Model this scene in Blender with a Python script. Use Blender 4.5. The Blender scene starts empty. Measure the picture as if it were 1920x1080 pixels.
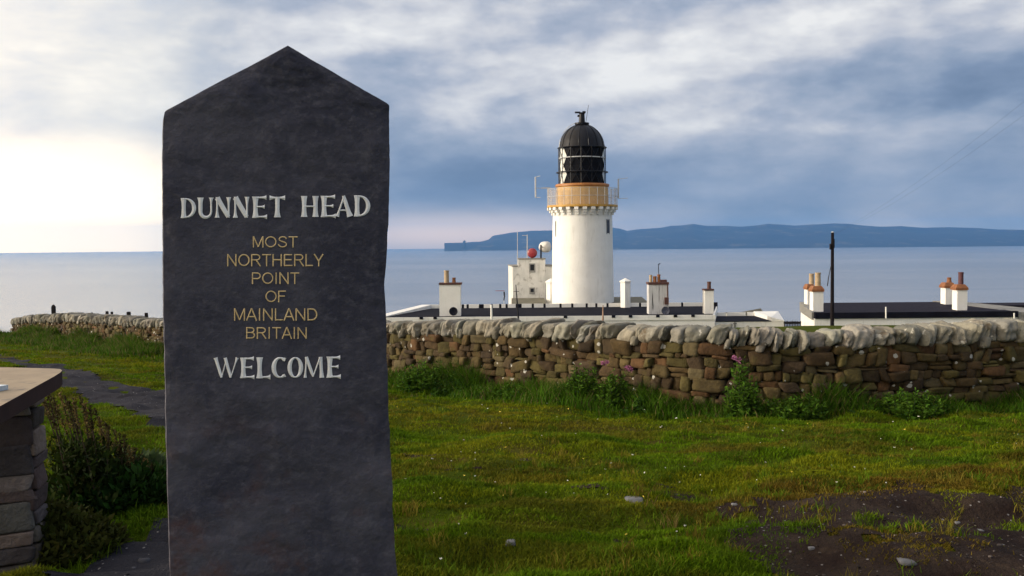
import bpy, math, random
import numpy as np
from mathutils import Vector, Matrix

rng = np.random.default_rng(7)
random.seed(7)
S = bpy.context.scene
COL = S.collection
R = math.radians

# ------------------------------------------------------------------ camera
F = 1867.0                       # focal length in photo pixels (1920 wide)
EYE = np.array([0.0, 0.0, 1.6])
PITCH, ROLL = R(2.566), 0.0085
fw = np.array([0, math.cos(PITCH), -math.sin(PITCH)])
r0 = np.array([1.0, 0, 0]); u0 = np.cross(r0, fw)
CR = math.cos(ROLL) * r0 - math.sin(ROLL) * u0
CU = math.sin(ROLL) * r0 + math.cos(ROLL) * u0
cam = bpy.data.cameras.new('camera'); camo = bpy.data.objects.new('camera', cam); COL.objects.link(camo)
m = Matrix(((CR[0], CU[0], -fw[0], 0), (CR[1], CU[1], -fw[1], 0), (CR[2], CU[2], -fw[2], 1.6), (0, 0, 0, 1)))
camo.matrix_world = m
cam.sensor_width = 36; cam.lens = 36 * F / 1920
cam.clip_start = 0.05; cam.clip_end = 150000
S.camera = camo

def ray(px, py):
    px = np.asarray(px, float); py = np.asarray(py, float)
    return fw + CR * ((px - 960) / F)[..., None] + CU * ((540 - py) / F)[..., None]
def at(px, py, Y):
    d = ray(px, py); k = np.asarray(Y, float) / d[..., 1]
    return EYE + d * k[..., None]
def A(px, py, Y): return np.array(at(px, py, Y))

# ------------------------------------------------------------------ light and sky
SUN_AZ, SUN_EL = R(-96), R(13)
sd = Vector((math.sin(SUN_AZ) * math.cos(SUN_EL), math.cos(SUN_AZ) * math.cos(SUN_EL), math.sin(SUN_EL)))
sl = bpy.data.lights.new('sun', 'SUN'); sl.energy = 3.4; sl.angle = R(0.5); sl.color = (1.0, 0.89, 0.73)
so = bpy.data.objects.new('sun', sl); COL.objects.link(so)
so.rotation_euler = (-sd).to_track_quat('-Z', 'Y').to_euler(); so.location = (-20, -5, 30)
S.view_settings.view_transform = 'Standard'; S.view_settings.look = 'None'
S.view_settings.exposure = 0.0; S.view_settings.gamma = 1.0; S.view_settings.use_curve_mapping = False
S.render.engine = 'CYCLES'
S.cycles.use_denoising = True
S.cycles.max_bounces = 6; S.cycles.diffuse_bounces = 2; S.cycles.glossy_bounces = 3
S.cycles.transparent_max_bounces = 8; S.cycles.volume_bounces = 0
S.cycles.sample_clamp_indirect = 4

class N:
    """tiny node-tree helper"""
    def __init__(s, t): s.t = t; s.L = t.links
    def new(s, ty, **kw):
        n = s.t.nodes.new(ty)
        for k, v in kw.items(): setattr(n, k, v)
        return n
    def put(s, sock, v):
        if hasattr(v, 'links') or hasattr(v, 'is_output'): s.L.new(v, sock)
        else: sock.default_value = v
    def m(s, op, a, b=0.0, c=None, clamp=False):
        n = s.new('ShaderNodeMath', operation=op, use_clamp=clamp)
        s.put(n.inputs[0], a); s.put(n.inputs[1], b)
        if c is not None: s.put(n.inputs[2], c)
        return n.outputs[0]
    def v(s, op, a, b=(0, 0, 0)):
        n = s.new('ShaderNodeVectorMath', operation=op)
        s.put(n.inputs[0], a); s.put(n.inputs[1], b)
        return n.outputs['Value'] if op in ('DOT_PRODUCT', 'LENGTH') else n.outputs[0]
    def mix(s, f, a, b, blend='MIX'):
        n = s.new('ShaderNodeMix', data_type='RGBA', blend_type=blend)
        s.put(n.inputs[0], f)
        for i, x in ((6, a), (7, b)):
            if isinstance(x, (tuple, list)): x = tuple(x)[:3] + (1,)
            s.put(n.inputs[i], x)
        return n.outputs[2]
    def ramp(s, f, stops, interp='LINEAR'):
        n = s.new('ShaderNodeValToRGB'); r = n.color_ramp; r.interpolation = interp
        while len(r.elements) < len(stops): r.elements.new(0.5)
        for e, (p, c) in zip(r.elements, stops):
            e.position = p; e.color = (tuple(c) + (1,))[:4] if isinstance(c, (tuple, list)) else (c, c, c, 1)
        s.put(n.inputs[0], f); return n.outputs[0]
    def noise(s, vec, scale, detail=4, rough=.55, dist=0.0):
        n = s.new('ShaderNodeTexNoise'); s.put(n.inputs['Vector'], vec)
        n.inputs['Scale'].default_value = scale; n.inputs['Detail'].default_value = detail
        n.inputs['Roughness'].default_value = rough; n.inputs['Distortion'].default_value = dist
        return n.outputs['Fac']
    def smooth(s, x, lo, hi, a=0.0, b=1.0):
        n = s.new('ShaderNodeMapRange', interpolation_type='SMOOTHSTEP')
        s.put(n.inputs[0], x); n.inputs[1].default_value = lo; n.inputs[2].default_value = hi
        n.inputs[3].default_value = a; n.inputs[4].default_value = b
        return n.outputs[0]

def lin(r, g, b):
    f = lambda c: ((c / 255 + .055) / 1.055) ** 2.4 if c > 10 else c / 255 / 12.92
    return (f(r), f(g), f(b))

world = bpy.data.worlds.new('World'); S.world = world; world.use_nodes = True
wt = world.node_tree; wt.nodes.clear(); w = N(wt)
tc = w.new('ShaderNodeTexCoord'); DIR = tc.outputs['Generated']
sx = w.new('ShaderNodeSeparateXYZ'); w.put(sx.inputs[0], DIR)
az = w.m('MULTIPLY', w.m('ARCTAN2', sx.outputs[0], sx.outputs[1]), 57.2958)
el = w.m('MULTIPLY', w.m('ARCSINE', sx.outputs[2]), 57.2958)
ae = w.new('ShaderNodeCombineXYZ'); w.put(ae.inputs[0], az); w.put(ae.inputs[1], el); AE = ae.outputs[0]
sky = w.new('ShaderNodeTexSky', sky_type='NISHITA'); sky.sun_disc = False
sky.sun_elevation = SUN_EL; sky.sun_rotation = SUN_AZ; sky.altitude = 100
sky.dust_density = 2.0
def blob(px, py, sxp, syp, wgt):
    a, e = math.degrees(math.atan((px - 960) / F)), math.degrees((456 - py) / F)
    dv = w.v('MULTIPLY', w.v('SUBTRACT', AE, (a, e, 0)), (F / 57.3 / sxp, F / 57.3 / syp, 0))
    return w.m('MULTIPLY', w.m('EXPONENT', w.m('MULTIPLY', w.v('DOT_PRODUCT', dv, dv), -0.5)), wgt)
nv = w.v('MULTIPLY', DIR, (1, 1, 3.0))
n1 = w.noise(nv, 4.2, 7, .48, .15)
n2 = w.noise(w.v('MULTIPLY', DIR, (1, 1, 2.6)), 8.0, 9, .62, .2)
d = w.m('ADD', w.m('MULTIPLY', w.m('SUBTRACT', n1, .5), 1.05), w.m('MULTIPLY', w.m('SUBTRACT', n2, .5), .60))
bv = w.v('MULTIPLY', DIR, (1, 1, 2.3)); bwarp = w.v('ADD', bv, (0, 0, 0))
nA = w.noise(bwarp, 7.5, 7, .5, .1); nB = w.noise(w.v('ADD', bwarp, (-.016, -.004, .020)), 7.5, 7, .5, .1)
relief = w.m('MULTIPLY', w.m('SUBTRACT', nA, nB), w.smooth(el, 2.5, 7, .25, 1.25))
d = w.m('ADD', w.m('ADD', d, relief), w.m('MULTIPLY', w.m('SUBTRACT', nA, .5), .25))
d = w.m('ADD', d, .57)
for b in ((790, 340, 150, 62, -.26), (1000, 335, 230, 48, -.19), (1480, 345, 330, 55, -.15), (1850, 300, 200, 90, -.16),
          (1350, 400, 330, 26, -.06), (1880, 195, 110, 40, -.17), (900, 425, 190, 17, .30), (1180, 412, 120, 18, .12),
          (1130, 130, 150, 45, .12), (1290, 175, 150, 45, .13), (1790, 30, 190, 50, .26), (1590, 95, 110, 40, .16),
          (1720, 150, 140, 34, -.18), (250, 60, 70, 40, -.10), (620, 40, 160, 60, .14), (640, 150, 130, 60, .10),
          (1250, 245, 210, 24, .10), (930, 60, 120, 50, .06)):
    d = w.m('ADD', d, blob(*b))
cloud = w.ramp(d, [(0.0, lin(104, 128, 162)), (.20, lin(122, 144, 177)), (.40, lin(150, 166, 192)), (.58, lin(178, 187, 206)),
                   (.74, lin(212, 214, 222)), (1.0, lin(250, 249, 247))])
warmband = blob(840, 436, 190, 24, .85)
cloud = w.mix(warmband, cloud, (1.42, 1.08, .80))
cloud = w.mix(w.smooth(el, 3.2, 0, 0, 1), cloud, w.mix(1.0, cloud, (1.35, 1.12, .86), 'MULTIPLY'))
# bright hazy cloud towards the sun in the west
dl = w.m('ADD', d, w.m('MULTIPLY', w.smooth(az, -10, -30), .0))
cream = w.ramp(w.m('ADD', w.m('MULTIPLY', d, .8), w.smooth(el, 12, -1, 0, .28)), [(0.2, lin(204, 212, 226)), (.5, (.84, .84, .82)), (.85, (1.12, 1.08, .96))])
cream = w.mix(w.smooth(el, 7, 0), cream, (2.9, 2.2, 1.25))
fw_w = w.m('MULTIPLY', w.smooth(az, -11.5, -22), w.smooth(az, 170, 100))
cloud = w.mix(fw_w, cloud, cream)
sdot = w.v('DOT_PRODUCT', DIR, tuple(sd))
glow = w.smooth(sdot, .15, 1.0, 0, 1.0)
cloud = w.mix(1.0, cloud, w.mix(glow, (1, 1, 1), (3.0, 2.4, 1.7)), 'MULTIPLY')
# gain added to unseen sky for fill light: brighter overhead, slightly dimmer behind viewer
up = w.smooth(el, 16, 40, 1.0, 1.2)
beh = w.smooth(sx.outputs[1], .55, -.4, 1.0, .9)
gain = w.m('MULTIPLY', up, beh)
gc = w.new('ShaderNodeCombineXYZ')
for i in range(3): w.put(gc.inputs[i], gain)
cloud = w.mix(1.0, cloud, gc.outputs[0], 'MULTIPLY')
skyc = w.mix(1.0, sky.outputs[0], (.1, .1, .1), 'MULTIPLY')
final = w.mix(.94, skyc, cloud)
hs = w.new('ShaderNodeHueSaturation'); hs.inputs['Saturation'].default_value = .86; w.put(hs.inputs['Color'], final); final = hs.outputs[0]
bg = w.new('ShaderNodeBackground'); bg.inputs['Strength'].default_value = 1.0
w.put(bg.inputs['Color'], final)
wo = w.new('ShaderNodeOutputWorld'); w.L.new(bg.outputs[0], wo.inputs[0])

# ------------------------------------------------------------------ scene helpers
def mesh(name, V, Fc, mat=None, parent=None, smooth=False, origin=None, col=None):
    V = np.asarray(V, float).reshape(-1, 3)
    if parent is not None:
        o = parent.get('_o'); V = V - np.array(o)
    elif origin is not None: V = V - np.array(origin)
    me = bpy.data.meshes.new(name)
    if isinstance(Fc, np.ndarray):
        nf, k = Fc.shape
        me.vertices.add(len(V)); me.vertices.foreach_set('co', V.astype(np.float32).ravel())
        me.loops.add(nf * k); me.loops.foreach_set('vertex_index', Fc.astype(np.int32).ravel())
        me.polygons.add(nf); me.polygons.foreach_set('loop_start', np.arange(0, nf * k, k, dtype=np.int32))
        me.update(calc_edges=True); me.validate()
    else:
        me.from_pydata([tuple(v) for v in V], [], [tuple(f) for f in Fc]); me.update()
    if smooth: me.polygons.foreach_set('use_smooth', np.ones(len(me.polygons), bool))
    if col is not None:
        at_ = me.color_attributes.new('col', 'FLOAT_COLOR', 'POINT')
        c = np.ones((len(V), 4), np.float32); c[:, :3] = col; at_.data.foreach_set('color', c.ravel())
    if mat: me.materials.append(mat)
    ob = bpy.data.objects.new(name, me); COL.objects.link(ob)
    if parent is not None: ob.parent = parent; ob['_o'] = list(parent['_o'])
    else:
        ob['_o'] = list(origin) if origin is not None else [0.0, 0.0, 0.0]
        if origin is not None: ob.location = origin
    return ob

def tag(o, label, cat, group=None):
    o['label'] = label; o['category'] = cat
    if group: o['group'] = group
    return o
def thing(name, label, cat, loc, group=None):
    o = bpy.data.objects.new(name, None); COL.objects.link(o); o.location = tuple(loc); o['_o'] = [float(x) for x in loc]
    o.empty_display_size = .3
    return tag(o, label, cat, group)
def kind(o, k):
    o['kind'] = k; return o

class MB:
    def __init__(s): s.V = []; s.F = []
    def add(s, V, Fc):
        b = len(s.V); s.V += [tuple(v) for v in V]; s.F += [tuple(i + b for i in f) for f in Fc]; return s
    def box(s, c0, c1, c2, c3, z0, z1, top=None):
        """prism over a quad footprint (four xy points), from z0 to z1; top = four z values for a sloped top"""
        P = [c0, c1, c2, c3]; T = top or [z1] * 4
        V = [(p[0], p[1], z0) for p in P] + [(p[0], p[1], t) for p, t in zip(P, T)]
        return s.add(V, [(3, 2, 1, 0), (4, 5, 6, 7), (0, 1, 5, 4), (1, 2, 6, 5), (2, 3, 7, 6), (3, 0, 4, 7)])
    def bx(s, x0, x1, y0, y1, z0, z1): return s.box((x0, y0), (x1, y0), (x1, y1), (x0, y1), z0, z1)
    def lathe(s, cx, cy, prof, n=32, cap=True, ph=0.0):
        V = []; Fc = []
        for r, z in prof:
            for i in range(n):
                a = 2 * math.pi * i / n + ph; V.append((cx + r * math.cos(a), cy + r * math.sin(a), z))
        for k in range(len(prof) - 1):
            for i in range(n):
                j = (i + 1) % n; Fc.append((k * n + i, k * n + j, (k + 1) * n + j, (k + 1) * n + i))
        if cap: Fc.append(tuple(range(n))[::-1]); Fc.append(tuple((len(prof) - 1) * n + i for i in range(n)))
        return s.add(V, Fc)
    def tube(s, pts, r, n=8, r2=None):
        pts = [Vector(p) for p in pts]; V = []; Fc = []; K = len(pts)
        for k, p in enumerate(pts):
            t = (pts[min(k + 1, K - 1)] - pts[max(k - 1, 0)]).normalized()
            a = t.orthogonal().normalized() if abs(t.z) > .95 else t.cross(Vector((0, 0, 1))).normalized()
            b = t.cross(a); rr = r if r2 is None else r + (r2 - r) * k / max(K - 1, 1)
            for i in range(n):
                q = 2 * math.pi * i / n; V.append(p + (a * math.cos(q) + b * math.sin(q)) * rr)
        for k in range(K - 1):
            for i in range(n):
                j = (i + 1) % n; Fc.append((k * n + i, k * n + j, (k + 1) * n + j, (k + 1) * n + i))
        Fc.append(tuple(range(n))[::-1]); Fc.append(tuple((K - 1) * n + i for i in range(n)))
        return s.add(V, Fc)
    def build(s, name, mat, parent=None, smooth=False, origin=None): return mesh(name, s.V, s.F, mat, parent, smooth, origin)

def pt(px, Y, py=560): p = A(px, py, Y); return (p[0], p[1])
def zz(px, py, Y): return float(A(px, py, Y)[2])

# ------------------------------------------------------------------ materials
def mat(name, c1, c2=None, scale=3.0, rough=.8, bump=0.0, bscale=None, c3=None, lo=.35, hi=.65, spec=.5, metal=0.0, stretch=(1, 1, 1), detail=6, extra=None):
    M = bpy.data.materials.new(name); M.use_nodes = True; t = M.node_tree; n = N(t); p = t.nodes['Principled BSDF']
    tcn = n.new('ShaderNodeTexCoord'); vec = n.v('MULTIPLY', tcn.outputs['Object'], stretch)
    f = n.noise(vec, scale, detail)
    c = n.mix(n.smooth(f, lo, hi), c1, c2 or tuple(x * .8 for x in c1))
    if c3 is not None: c = n.mix(n.smooth(n.noise(n.v('ADD', vec, (7, 3, 5)), scale * 2.3, detail), .56, .68), c, c3)
    if extra: c = extra(n, vec, c)
    n.put(p.inputs['Base Color'], c); p.inputs['Roughness'].default_value = rough
    p.inputs['Specular IOR Level'].default_value = spec; p.inputs['Metallic'].default_value = metal
    if bump:
        b = n.new('ShaderNodeBump'); b.inputs['Distance'].default_value = bump; b.inputs['Strength'].default_value = 1.0
        n.put(b.inputs['Height'], n.noise(vec, bscale or scale * 3, 8, .6)); n.L.new(b.outputs[0], p.inputs['Normal'])
    return M
def vmat(name, rough=.8, spec=.3, spots=None, bump=0.0, bscale=20, trans=0.0, extra=None):
    """material reading the real colour of every stone / blade from the mesh"""
    M = bpy.data.materials.new(name); M.use_nodes = True; t = M.node_tree; n = N(t); p = t.nodes['Principled BSDF']
    a = n.new('ShaderNodeVertexColor', layer_name='col'); c = a.outputs[0]
    tcn = n.new('ShaderNodeTexCoord'); vec = tcn.outputs['Object']
    if extra: c = extra(n, vec, c)
    n.put(p.inputs['Base Color'], c); p.inputs['Roughness'].default_value = rough; p.inputs['Specular IOR Level'].default_value = spec
    if bump:
        b = n.new('ShaderNodeBump'); b.inputs['Distance'].default_value = bump
        n.put(b.inputs['Height'], n.noise(vec, bscale, 8, .6)); n.L.new(b.outputs[0], p.inputs['Normal'])
    if trans:
        tr = n.new('ShaderNodeBsdfTranslucent'); n.put(tr.inputs[0], c)
        ms = n.new('ShaderNodeMixShader'); ms.inputs[0].default_value = trans
        out = [x for x in t.nodes if x.type == 'OUTPUT_MATERIAL'][0]
        n.L.new(p.outputs[0], ms.inputs[1]); n.L.new(tr.outputs[0], ms.inputs[2]); n.L.new(ms.outputs[0], out.inputs[0])
    return M

def weather(c, k=.5):
    def ex(n, vec, col):
        s = n.noise(n.v('MULTIPLY', vec, (3, 3, .35)), 2.2, 6)
        return n.mix(n.smooth(s, .55, .75, 0, k), col, c)
    return ex
WHITE = mat('white_paint', (.85, .84, .80), (.79, .78, .74), .8, .6, .004, 30, extra=weather((.55, .53, .47), .5))
WHITE_DIRTY = mat('weathered_white_paint', (.72, .71, .68), (.60, .60, .57), .9, .7, .006, 20, c3=(.42, .41, .38), extra=weather((.36, .35, .31), .6))
GOLD = mat('ochre_paint', (.56, .315, .055), (.46, .25, .045), 1.2, .55, .003, 20, extra=weather((.30, .15, .04), .5))
GOLD_DARK = mat('rust_ochre_paint', (.42, .17, .04), (.34, .13, .03), 2, .5)
BLACK = mat('black_paint', (.006, .006, .009), (.010, .010, .014), 3, .42, spec=.22)
DARKPANEL = mat('blanked_pane_black', (.003, .003, .005), (.005, .005, .008), 3, .6, spec=.08)
PALEGLASS = mat('pale_lantern_pane', (.72, .74, .70), (.60, .62, .60), 1.5, .18, spec=.6)
ROOFDARK = mat('dark_felt_roof', (.008, .008, .014), (.013, .013, .020), 1.2, .9, .01, 8, spec=.05)
SLATE = mat('roof_slate', (.012, .010, .018), (.020, .018, .026), 2.5, .85, .01, 8, spec=.08)
OLIVE = mat('mossy_flat_roof', (.13, .12, .085), (.09, .085, .06), 1.5, .9)
TERRA = mat('terracotta', (.27, .105, .034), (.19, .07, .026), 4, .75)
RUST = mat('dark_brown_iron', (.10, .035, .025), (.06, .025, .02), 5, .7)
PURPLE = mat('dark_clay', (.10, .03, .035), (.07, .025, .03), 5, .7)
CREAMPOT = mat('buff_clay', (.46, .35, .22), (.36, .26, .16), 4, .75)
GREYSTONE = mat('grey_coping', (.24, .235, .22), (.17, .165, .15), 3, .85, .01, 12)
DISHGREY = mat('dark_dish_metal', (.012, .012, .02), (.018, .018, .026), 4, .6, spec=.1)
WOODPOLE = mat('tarred_pole_wood', (.009, .007, .010), (.016, .013, .014), 3, .9, spec=.1, stretch=(6, 6, .6))
FENCEWOOD = mat('weathered_fence_wood', (.012, .011, .012), (.022, .019, .018), 4, .9, spec=.1)
PALEWOOD = mat('pale_stake_wood', (.40, .26, .19), (.30, .19, .13), 6, .8)
REDDRUM = mat('red_radome', (.30, .028, .035), (.24, .022, .03), 2, .35)
WHITEDRUM = mat('white_radome', (.66, .65, .62), (.58, .57, .54), 2, .5)
GREYMETAL = mat('galvanised_metal', (.55, .56, .57), (.45, .46, .47), 8, .4)
WINDOWGREY = mat('grey_window_frame', (.30, .30, .29), (.25, .25, .24), 5, .5)
GLASSDARK = mat('dark_window_glass', (.02, .022, .028), (.03, .03, .035), 3, .12)

# ------------------------------------------------------------------ terrain
def vnoise(x, y, seed=0):
    xi = np.floor(x).astype(np.int64); yi = np.floor(y).astype(np.int64); fx = x - xi; fy = y - yi
    fx = fx * fx * fx * (fx * (fx * 6 - 15) + 10); fy = fy * fy * fy * (fy * (fy * 6 - 15) + 10)
    def h(a, b):
        n = (a * 374761393 + b * 668265263 + seed * 974711) & 0x7fffffff
        n = ((n ^ (n >> 13)) * 1274126177) & 0x7fffffff
        return ((n ^ (n >> 16)) & 0xffff) / 65535.0
    return (h(xi, yi) * (1 - fx) + h(xi + 1, yi) * fx) * (1 - fy) + (h(xi, yi + 1) * (1 - fx) + h(xi + 1, yi + 1) * fx) * fy
def fbm(x, y, o=4, seed=0):
    s = 0; a = .5; t = 0
    for k in range(o):
        s = s + a * vnoise(x * 2 ** k + 13.7 * k, y * 2 ** k - 7.3 * k, seed + k); t += a; a *= .5
    return s / t

WALL = np.array([  # px, top y, cope bottom y, base y, distance
    (2330, 582, 638, 758, 16.4), (1920, 600, 648, 770, 15.7), (1700, 615, 652, 784, 15.2), (1500, 621, 659, 788, 15.0),
    (1300, 613, 650, 787, 15.3), (1100, 607, 642, 773, 16.8), (900, 602, 635, 750, 18.8), (740, 604, 632, 728, 20.7),
    (500, 602, 627, 692, 26), (306, 599, 617, 668, 31.5), (150, 590, 607, 650, 39), (60, 592, 607, 637, 46), (24, 597, 610, 632, 48.5)], float)
wp = at(WALL[:, 0], WALL[:, 3], WALL[:, 4])
ctl = [tuple(p) for p in wp]
ctl += [(0, 0, 0), (0, -6, .1), (-8, -4, .1), (8, -4, .1), (-2, 4.8, 0), (2.5, 4.8, -.02), (-8, 3, 0), (8, 4, .02), (-1.5, 3, 0),
        (-3.0, 8, -.2), (1, 9, -.35), (5, 9, -.33), (-6, 12, -.45), (-2, 14, -.68), (-8, 20, -.95), (-14, 20, -.9), (-20, 30, -1.6), (-24, 42, -2.3),
        (-30, 50, -3.0), (-40, 40, -2.8), (-30, 62, -5.8), (-40, 80, -10), (20, 12, -.4), (30, 20, -.9), (-20, 10, -.2), (-30, 20, -1.0)]
for px, py, Y in ((1500, 611, 62), (1650, 610, 60), (1400, 613, 62), (1850, 610, 60), (1000, 640, 55), (800, 640, 60), (1200, 628, 55), (2200, 608, 62), (1450, 632, 36), (1700, 632, 36), (1000, 645, 36)):
    ctl.append(tuple(A(px, py, Y)))
ctl += [(-12, 60, -5.2), (-5, 75, -6.5), (5, 95, -8), (25, 75, -5.2), (40, 75, -5.0), (60, 60, -3), (30, 100, -8), (-10, 110, -10), (60, 110, -9), (-60, 20, -2.5), (70, 20, -.5), (60, -20, 0), (-60, -20, 0)]
ctl = np.array(ctl)
def tps_k(r2): return np.where(r2 > 1e-9, r2 * np.log(np.maximum(r2, 1e-9)), 0)
_n = len(ctl); _K = tps_k(((ctl[:, None, :2] - ctl[None, :, :2]) ** 2).sum(-1)) + np.eye(_n) * 2.0
_P = np.c_[np.ones(_n), ctl[:, :2]]
_A = np.block([[_K, _P], [_P.T, np.zeros((3, 3))]])
_w = np.linalg.solve(_A, np.r_[ctl[:, 2], 0, 0, 0])
def H0(x, y):
    x = np.asarray(x, float); y = np.asarray(y, float); sh = x.shape; x = x.ravel(); y = y.ravel(); out = np.zeros(len(x))
    for k in range(0, len(x), 40000):
        a, b = x[k:k + 40000], y[k:k + 40000]
        out[k:k + 40000] = tps_k((a[:, None] - ctl[:, 0]) ** 2 + (b[:, None] - ctl[:, 1]) ** 2) @ _w[:_n] + _w[_n] + _w[_n + 1] * a + _w[_n + 2] * b
    return out.reshape(sh)
def sst(x, a, b): t = np.clip((x - a) / (b - a), 0, 1); return t * t * (3 - 2 * t)
def H(x, y):
    x = np.asarray(x, float); y = np.asarray(y, float)
    h = H0(np.clip(x, -70, 70), np.clip(y, -20, 120))
    lump = (fbm(x * .55, y * .9, 3, 3) - .5) * .16 + (fbm(x * 1.4, y * 2.2, 3, 11) - .5) * .23 + (fbm(x * 5, y * 7, 2, 21) - .5) * .022
    h = h + lump * sst(np.hypot(x, y - 0), 1.5, 5) * (1 - .6 * sst(y, 25, 60))
    edge = np.maximum(np.maximum(sst(y, 125, 150), sst(-x - .25 * y, 62, 90)), 0) 
    edge = np.maximum(edge, np.where((x < -26), sst(y - (x + 26) * .3, 70, 100), 0))
    return h * (1 - edge) + (-114.0) * edge
def ground(px, py):
    """where the ray through a photo pixel meets the ground"""
    px = np.atleast_1d(np.asarray(px, float)); py = np.atleast_1d(np.asarray(py, float))
    Ys = np.geomspace(2.2, 60, 260); out = np.zeros((len(px), 3))
    for i in range(len(px)):
        P = at(np.full(260, px[i]), np.full(260, py[i]), Ys); dz = P[:, 2] - H0(P[:, 0], P[:, 1])
        k = int(np.argmax(dz < 0)) if (dz < 0).any() else 259
        k = max(k, 1); f = dz[k - 1] / (dz[k - 1] - dz[k] + 1e-9); Y = Ys[k - 1] + (Ys[k] - Ys[k - 1]) * np.clip(f, 0, 1)
        out[i] = A(px[i], py[i], Y)
    return out
def G1(px, py): return ground([px], [py])[0]
def inpoly(x, y, P):
    c = np.zeros(x.shape, bool); n = len(P)
    for i in range(n):
        x0, y0 = P[i][:2]; x1, y1 = P[(i + 1) % n][:2]
        if y0 == y1: continue
        t = ((y0 > y) != (y1 > y)) & (x < (x1 - x0) * (y - y0) / (y1 - y0) + x0); c ^= t
    return c

PATH_UP = [(-60, 655), (0, 667), (26, 671), (54, 681), (86, 689), (117, 692), (156, 699), (181, 711), (220, 721), (259, 728), (308, 740), (400, 764), (520, 806), (600, 880), (640, 1000), (650, 1160)]
PATH_LO = [(40, 1160), (95, 1085), (148, 1061), (222, 1028), (278, 1006), (318, 998), (380, 960), (410, 905), (380, 850), (310, 810), (280, 799), (257, 789), (233, 773), (192, 758), (166, 752), (114, 727), (60, 700), (20, 684), (0, 676), (-60, 662)]
pp = np.array(PATH_UP + PATH_LO, float); PATH = ground(pp[:, 0], pp[:, 1])
SOILP = np.array([(1360, 1000), (1400, 968), (1470, 950), (1560, 942), (1610, 930), (1690, 924), (1770, 930), (1850, 918), (1960, 912), (2200, 915), (2400, 1200), (1700, 1230), (1560, 1110), (1470, 1062), (1400, 1040)], float)
SOIL = ground(SOILP[:, 0], SOILP[:, 1])
SPOTS = [(1302, 922, 42, 12), (1330, 950, 30, 8), (1196, 1013, 62, 13), (1040, 1075, 40, 9), (800, 852, 48, 5), (1000, 868, 34, 4), (985, 889, 26, 4), (870, 891, 18, 3), (1500, 905, 40, 5), (1680, 905, 30, 4), (770, 992, 22, 6), (1095, 926, 26, 4), (880, 1078, 36, 9), (1215, 905, 20, 4)]
SPOTW = []
for a_, b_, c_, e_ in SPOTS:
    g_ = G1(a_, b_); SPOTW.append((g_[0], g_[1], c_ * g_[1] / F, e_ * g_[1] ** 2 / (F * 1.8)))
WARP = lambda x, y, a, s: (x + (fbm(x * s, y * s, 4, 31) - .5) * a, y + (fbm(x * s, y * s, 4, 47) - .5) * a)
def on_path(x, y): a, b = WARP(x, y, .45, 2.2); return inpoly(a, b, PATH)
HOLE = ground([1560, 1640, 1800, 1800, 1640], [1022, 1004, 1010, 1036, 1046])
HOLE2 = ground([1750, 1795, 1790, 1752], [922, 922, 946, 946])
def on_soil(x, y):
    a, b = WARP(x, y, .7, 2.2); g = inpoly(a, b, SOIL)
    a2, b2 = WARP(x, y, .5, 3)
    sp_ = np.zeros(np.shape(x), bool)
    for u_, v_, ru, rv in SPOTW: sp_ |= ((a2 - u_) / ru) ** 2 + ((b2 - v_) / rv) ** 2 < 1
    return sp_ | g & ~(inpoly(a2, b2, HOLE2) | (inpoly(a2, b2, HOLE) & (fbm(x * 4, y * 4, 3, 77) < .5)))

def axis(fine0, fine1, step, lo, hi, g=1.13):
    c = list(np.arange(fine0, fine1, step)); s = step; v = c[-1]
    while v < hi: s *= g; v += s; c.append(v)
    s = step; v = c[0]; pre = []
    while v > lo: s *= g; v -= s; pre.append(v)
    return np.array(pre[::-1] + c)
gx = axis(-5.0, 8.0, .07, -260, 260); gy = axis(4.0, 16.5, .07, -60, 190)
X, Yg = np.meshgrid(gx, gy); Z = H(X, Yg)
nx, ny = len(gx), len(gy)
idx = np.arange(nx * ny).reshape(ny, nx)
FQ = np.stack([idx[:-1, :-1], idx[:-1, 1:], idx[1:, 1:], idx[1:, :-1]], -1).reshape(-1, 4)

def ground_extra(n, vec, c):
    b = n.smooth(n.noise(n.v('MULTIPLY', vec, (.7, 1, 1)), .8, 6, .6), .46, .66)
    c = n.mix(n.m('MULTIPLY', b, .75), c, (.062, .042, .010))
    br = n.smooth(n.noise(n.v('ADD', vec, (31, 7, 0)), 1.9, 5), .62, .74)
    return n.mix(n.m('MULTIPLY', br, .7), c, (.024, .013, .009))
GRASSMAT = mat('turf', (.040, .068, .004), (.062, .074, .006), 1.6, .95, .03, 30, spec=.03, extra=ground_extra)
kind(mesh('ground', np.stack([X, Yg, Z], -1).reshape(-1, 3), FQ, GRASSMAT, smooth=True), 'structure')

def drape(name, inside, x0, x1, y0, y1, step, lift, mt):
    xs = np.arange(x0, x1, step); ys = np.arange(y0, y1, step); X, Y = np.meshgrid(xs, ys)
    keep = inside(X + step / 2, Y + step / 2)[:-1, :-1]
    n_ = len(xs); id_ = np.arange(X.size).reshape(X.shape)
    Fq = np.stack([id_[:-1, :-1], id_[:-1, 1:], id_[1:, 1:], id_[1:, :-1]], -1)[keep]
    used, inv = np.unique(Fq, return_inverse=True)
    x, y = X.ravel()[used], Y.ravel()[used]
    V = np.stack([x, y, H(x, y) + lift], -1)
    return kind(mesh(name, V, inv.reshape(-1, 4), mt, smooth=True), 'structure')
def pebbly(n, vec, c):
    vo = n.new('ShaderNodeTexVoronoi'); n.put(vo.inputs['Vector'], vec); vo.inputs['Scale'].default_value = 34
    g = n.m('LESS_THAN', vo.outputs['Distance'], .24)
    sel = n.new('ShaderNodeSeparateColor'); n.put(sel.inputs[0], vo.outputs['Color'])
    g = n.m('MULTIPLY', g, n.m('GREATER_THAN', sel.outputs[0], .93))
    return n.mix(g, c, (.20, .19, .19))
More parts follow.
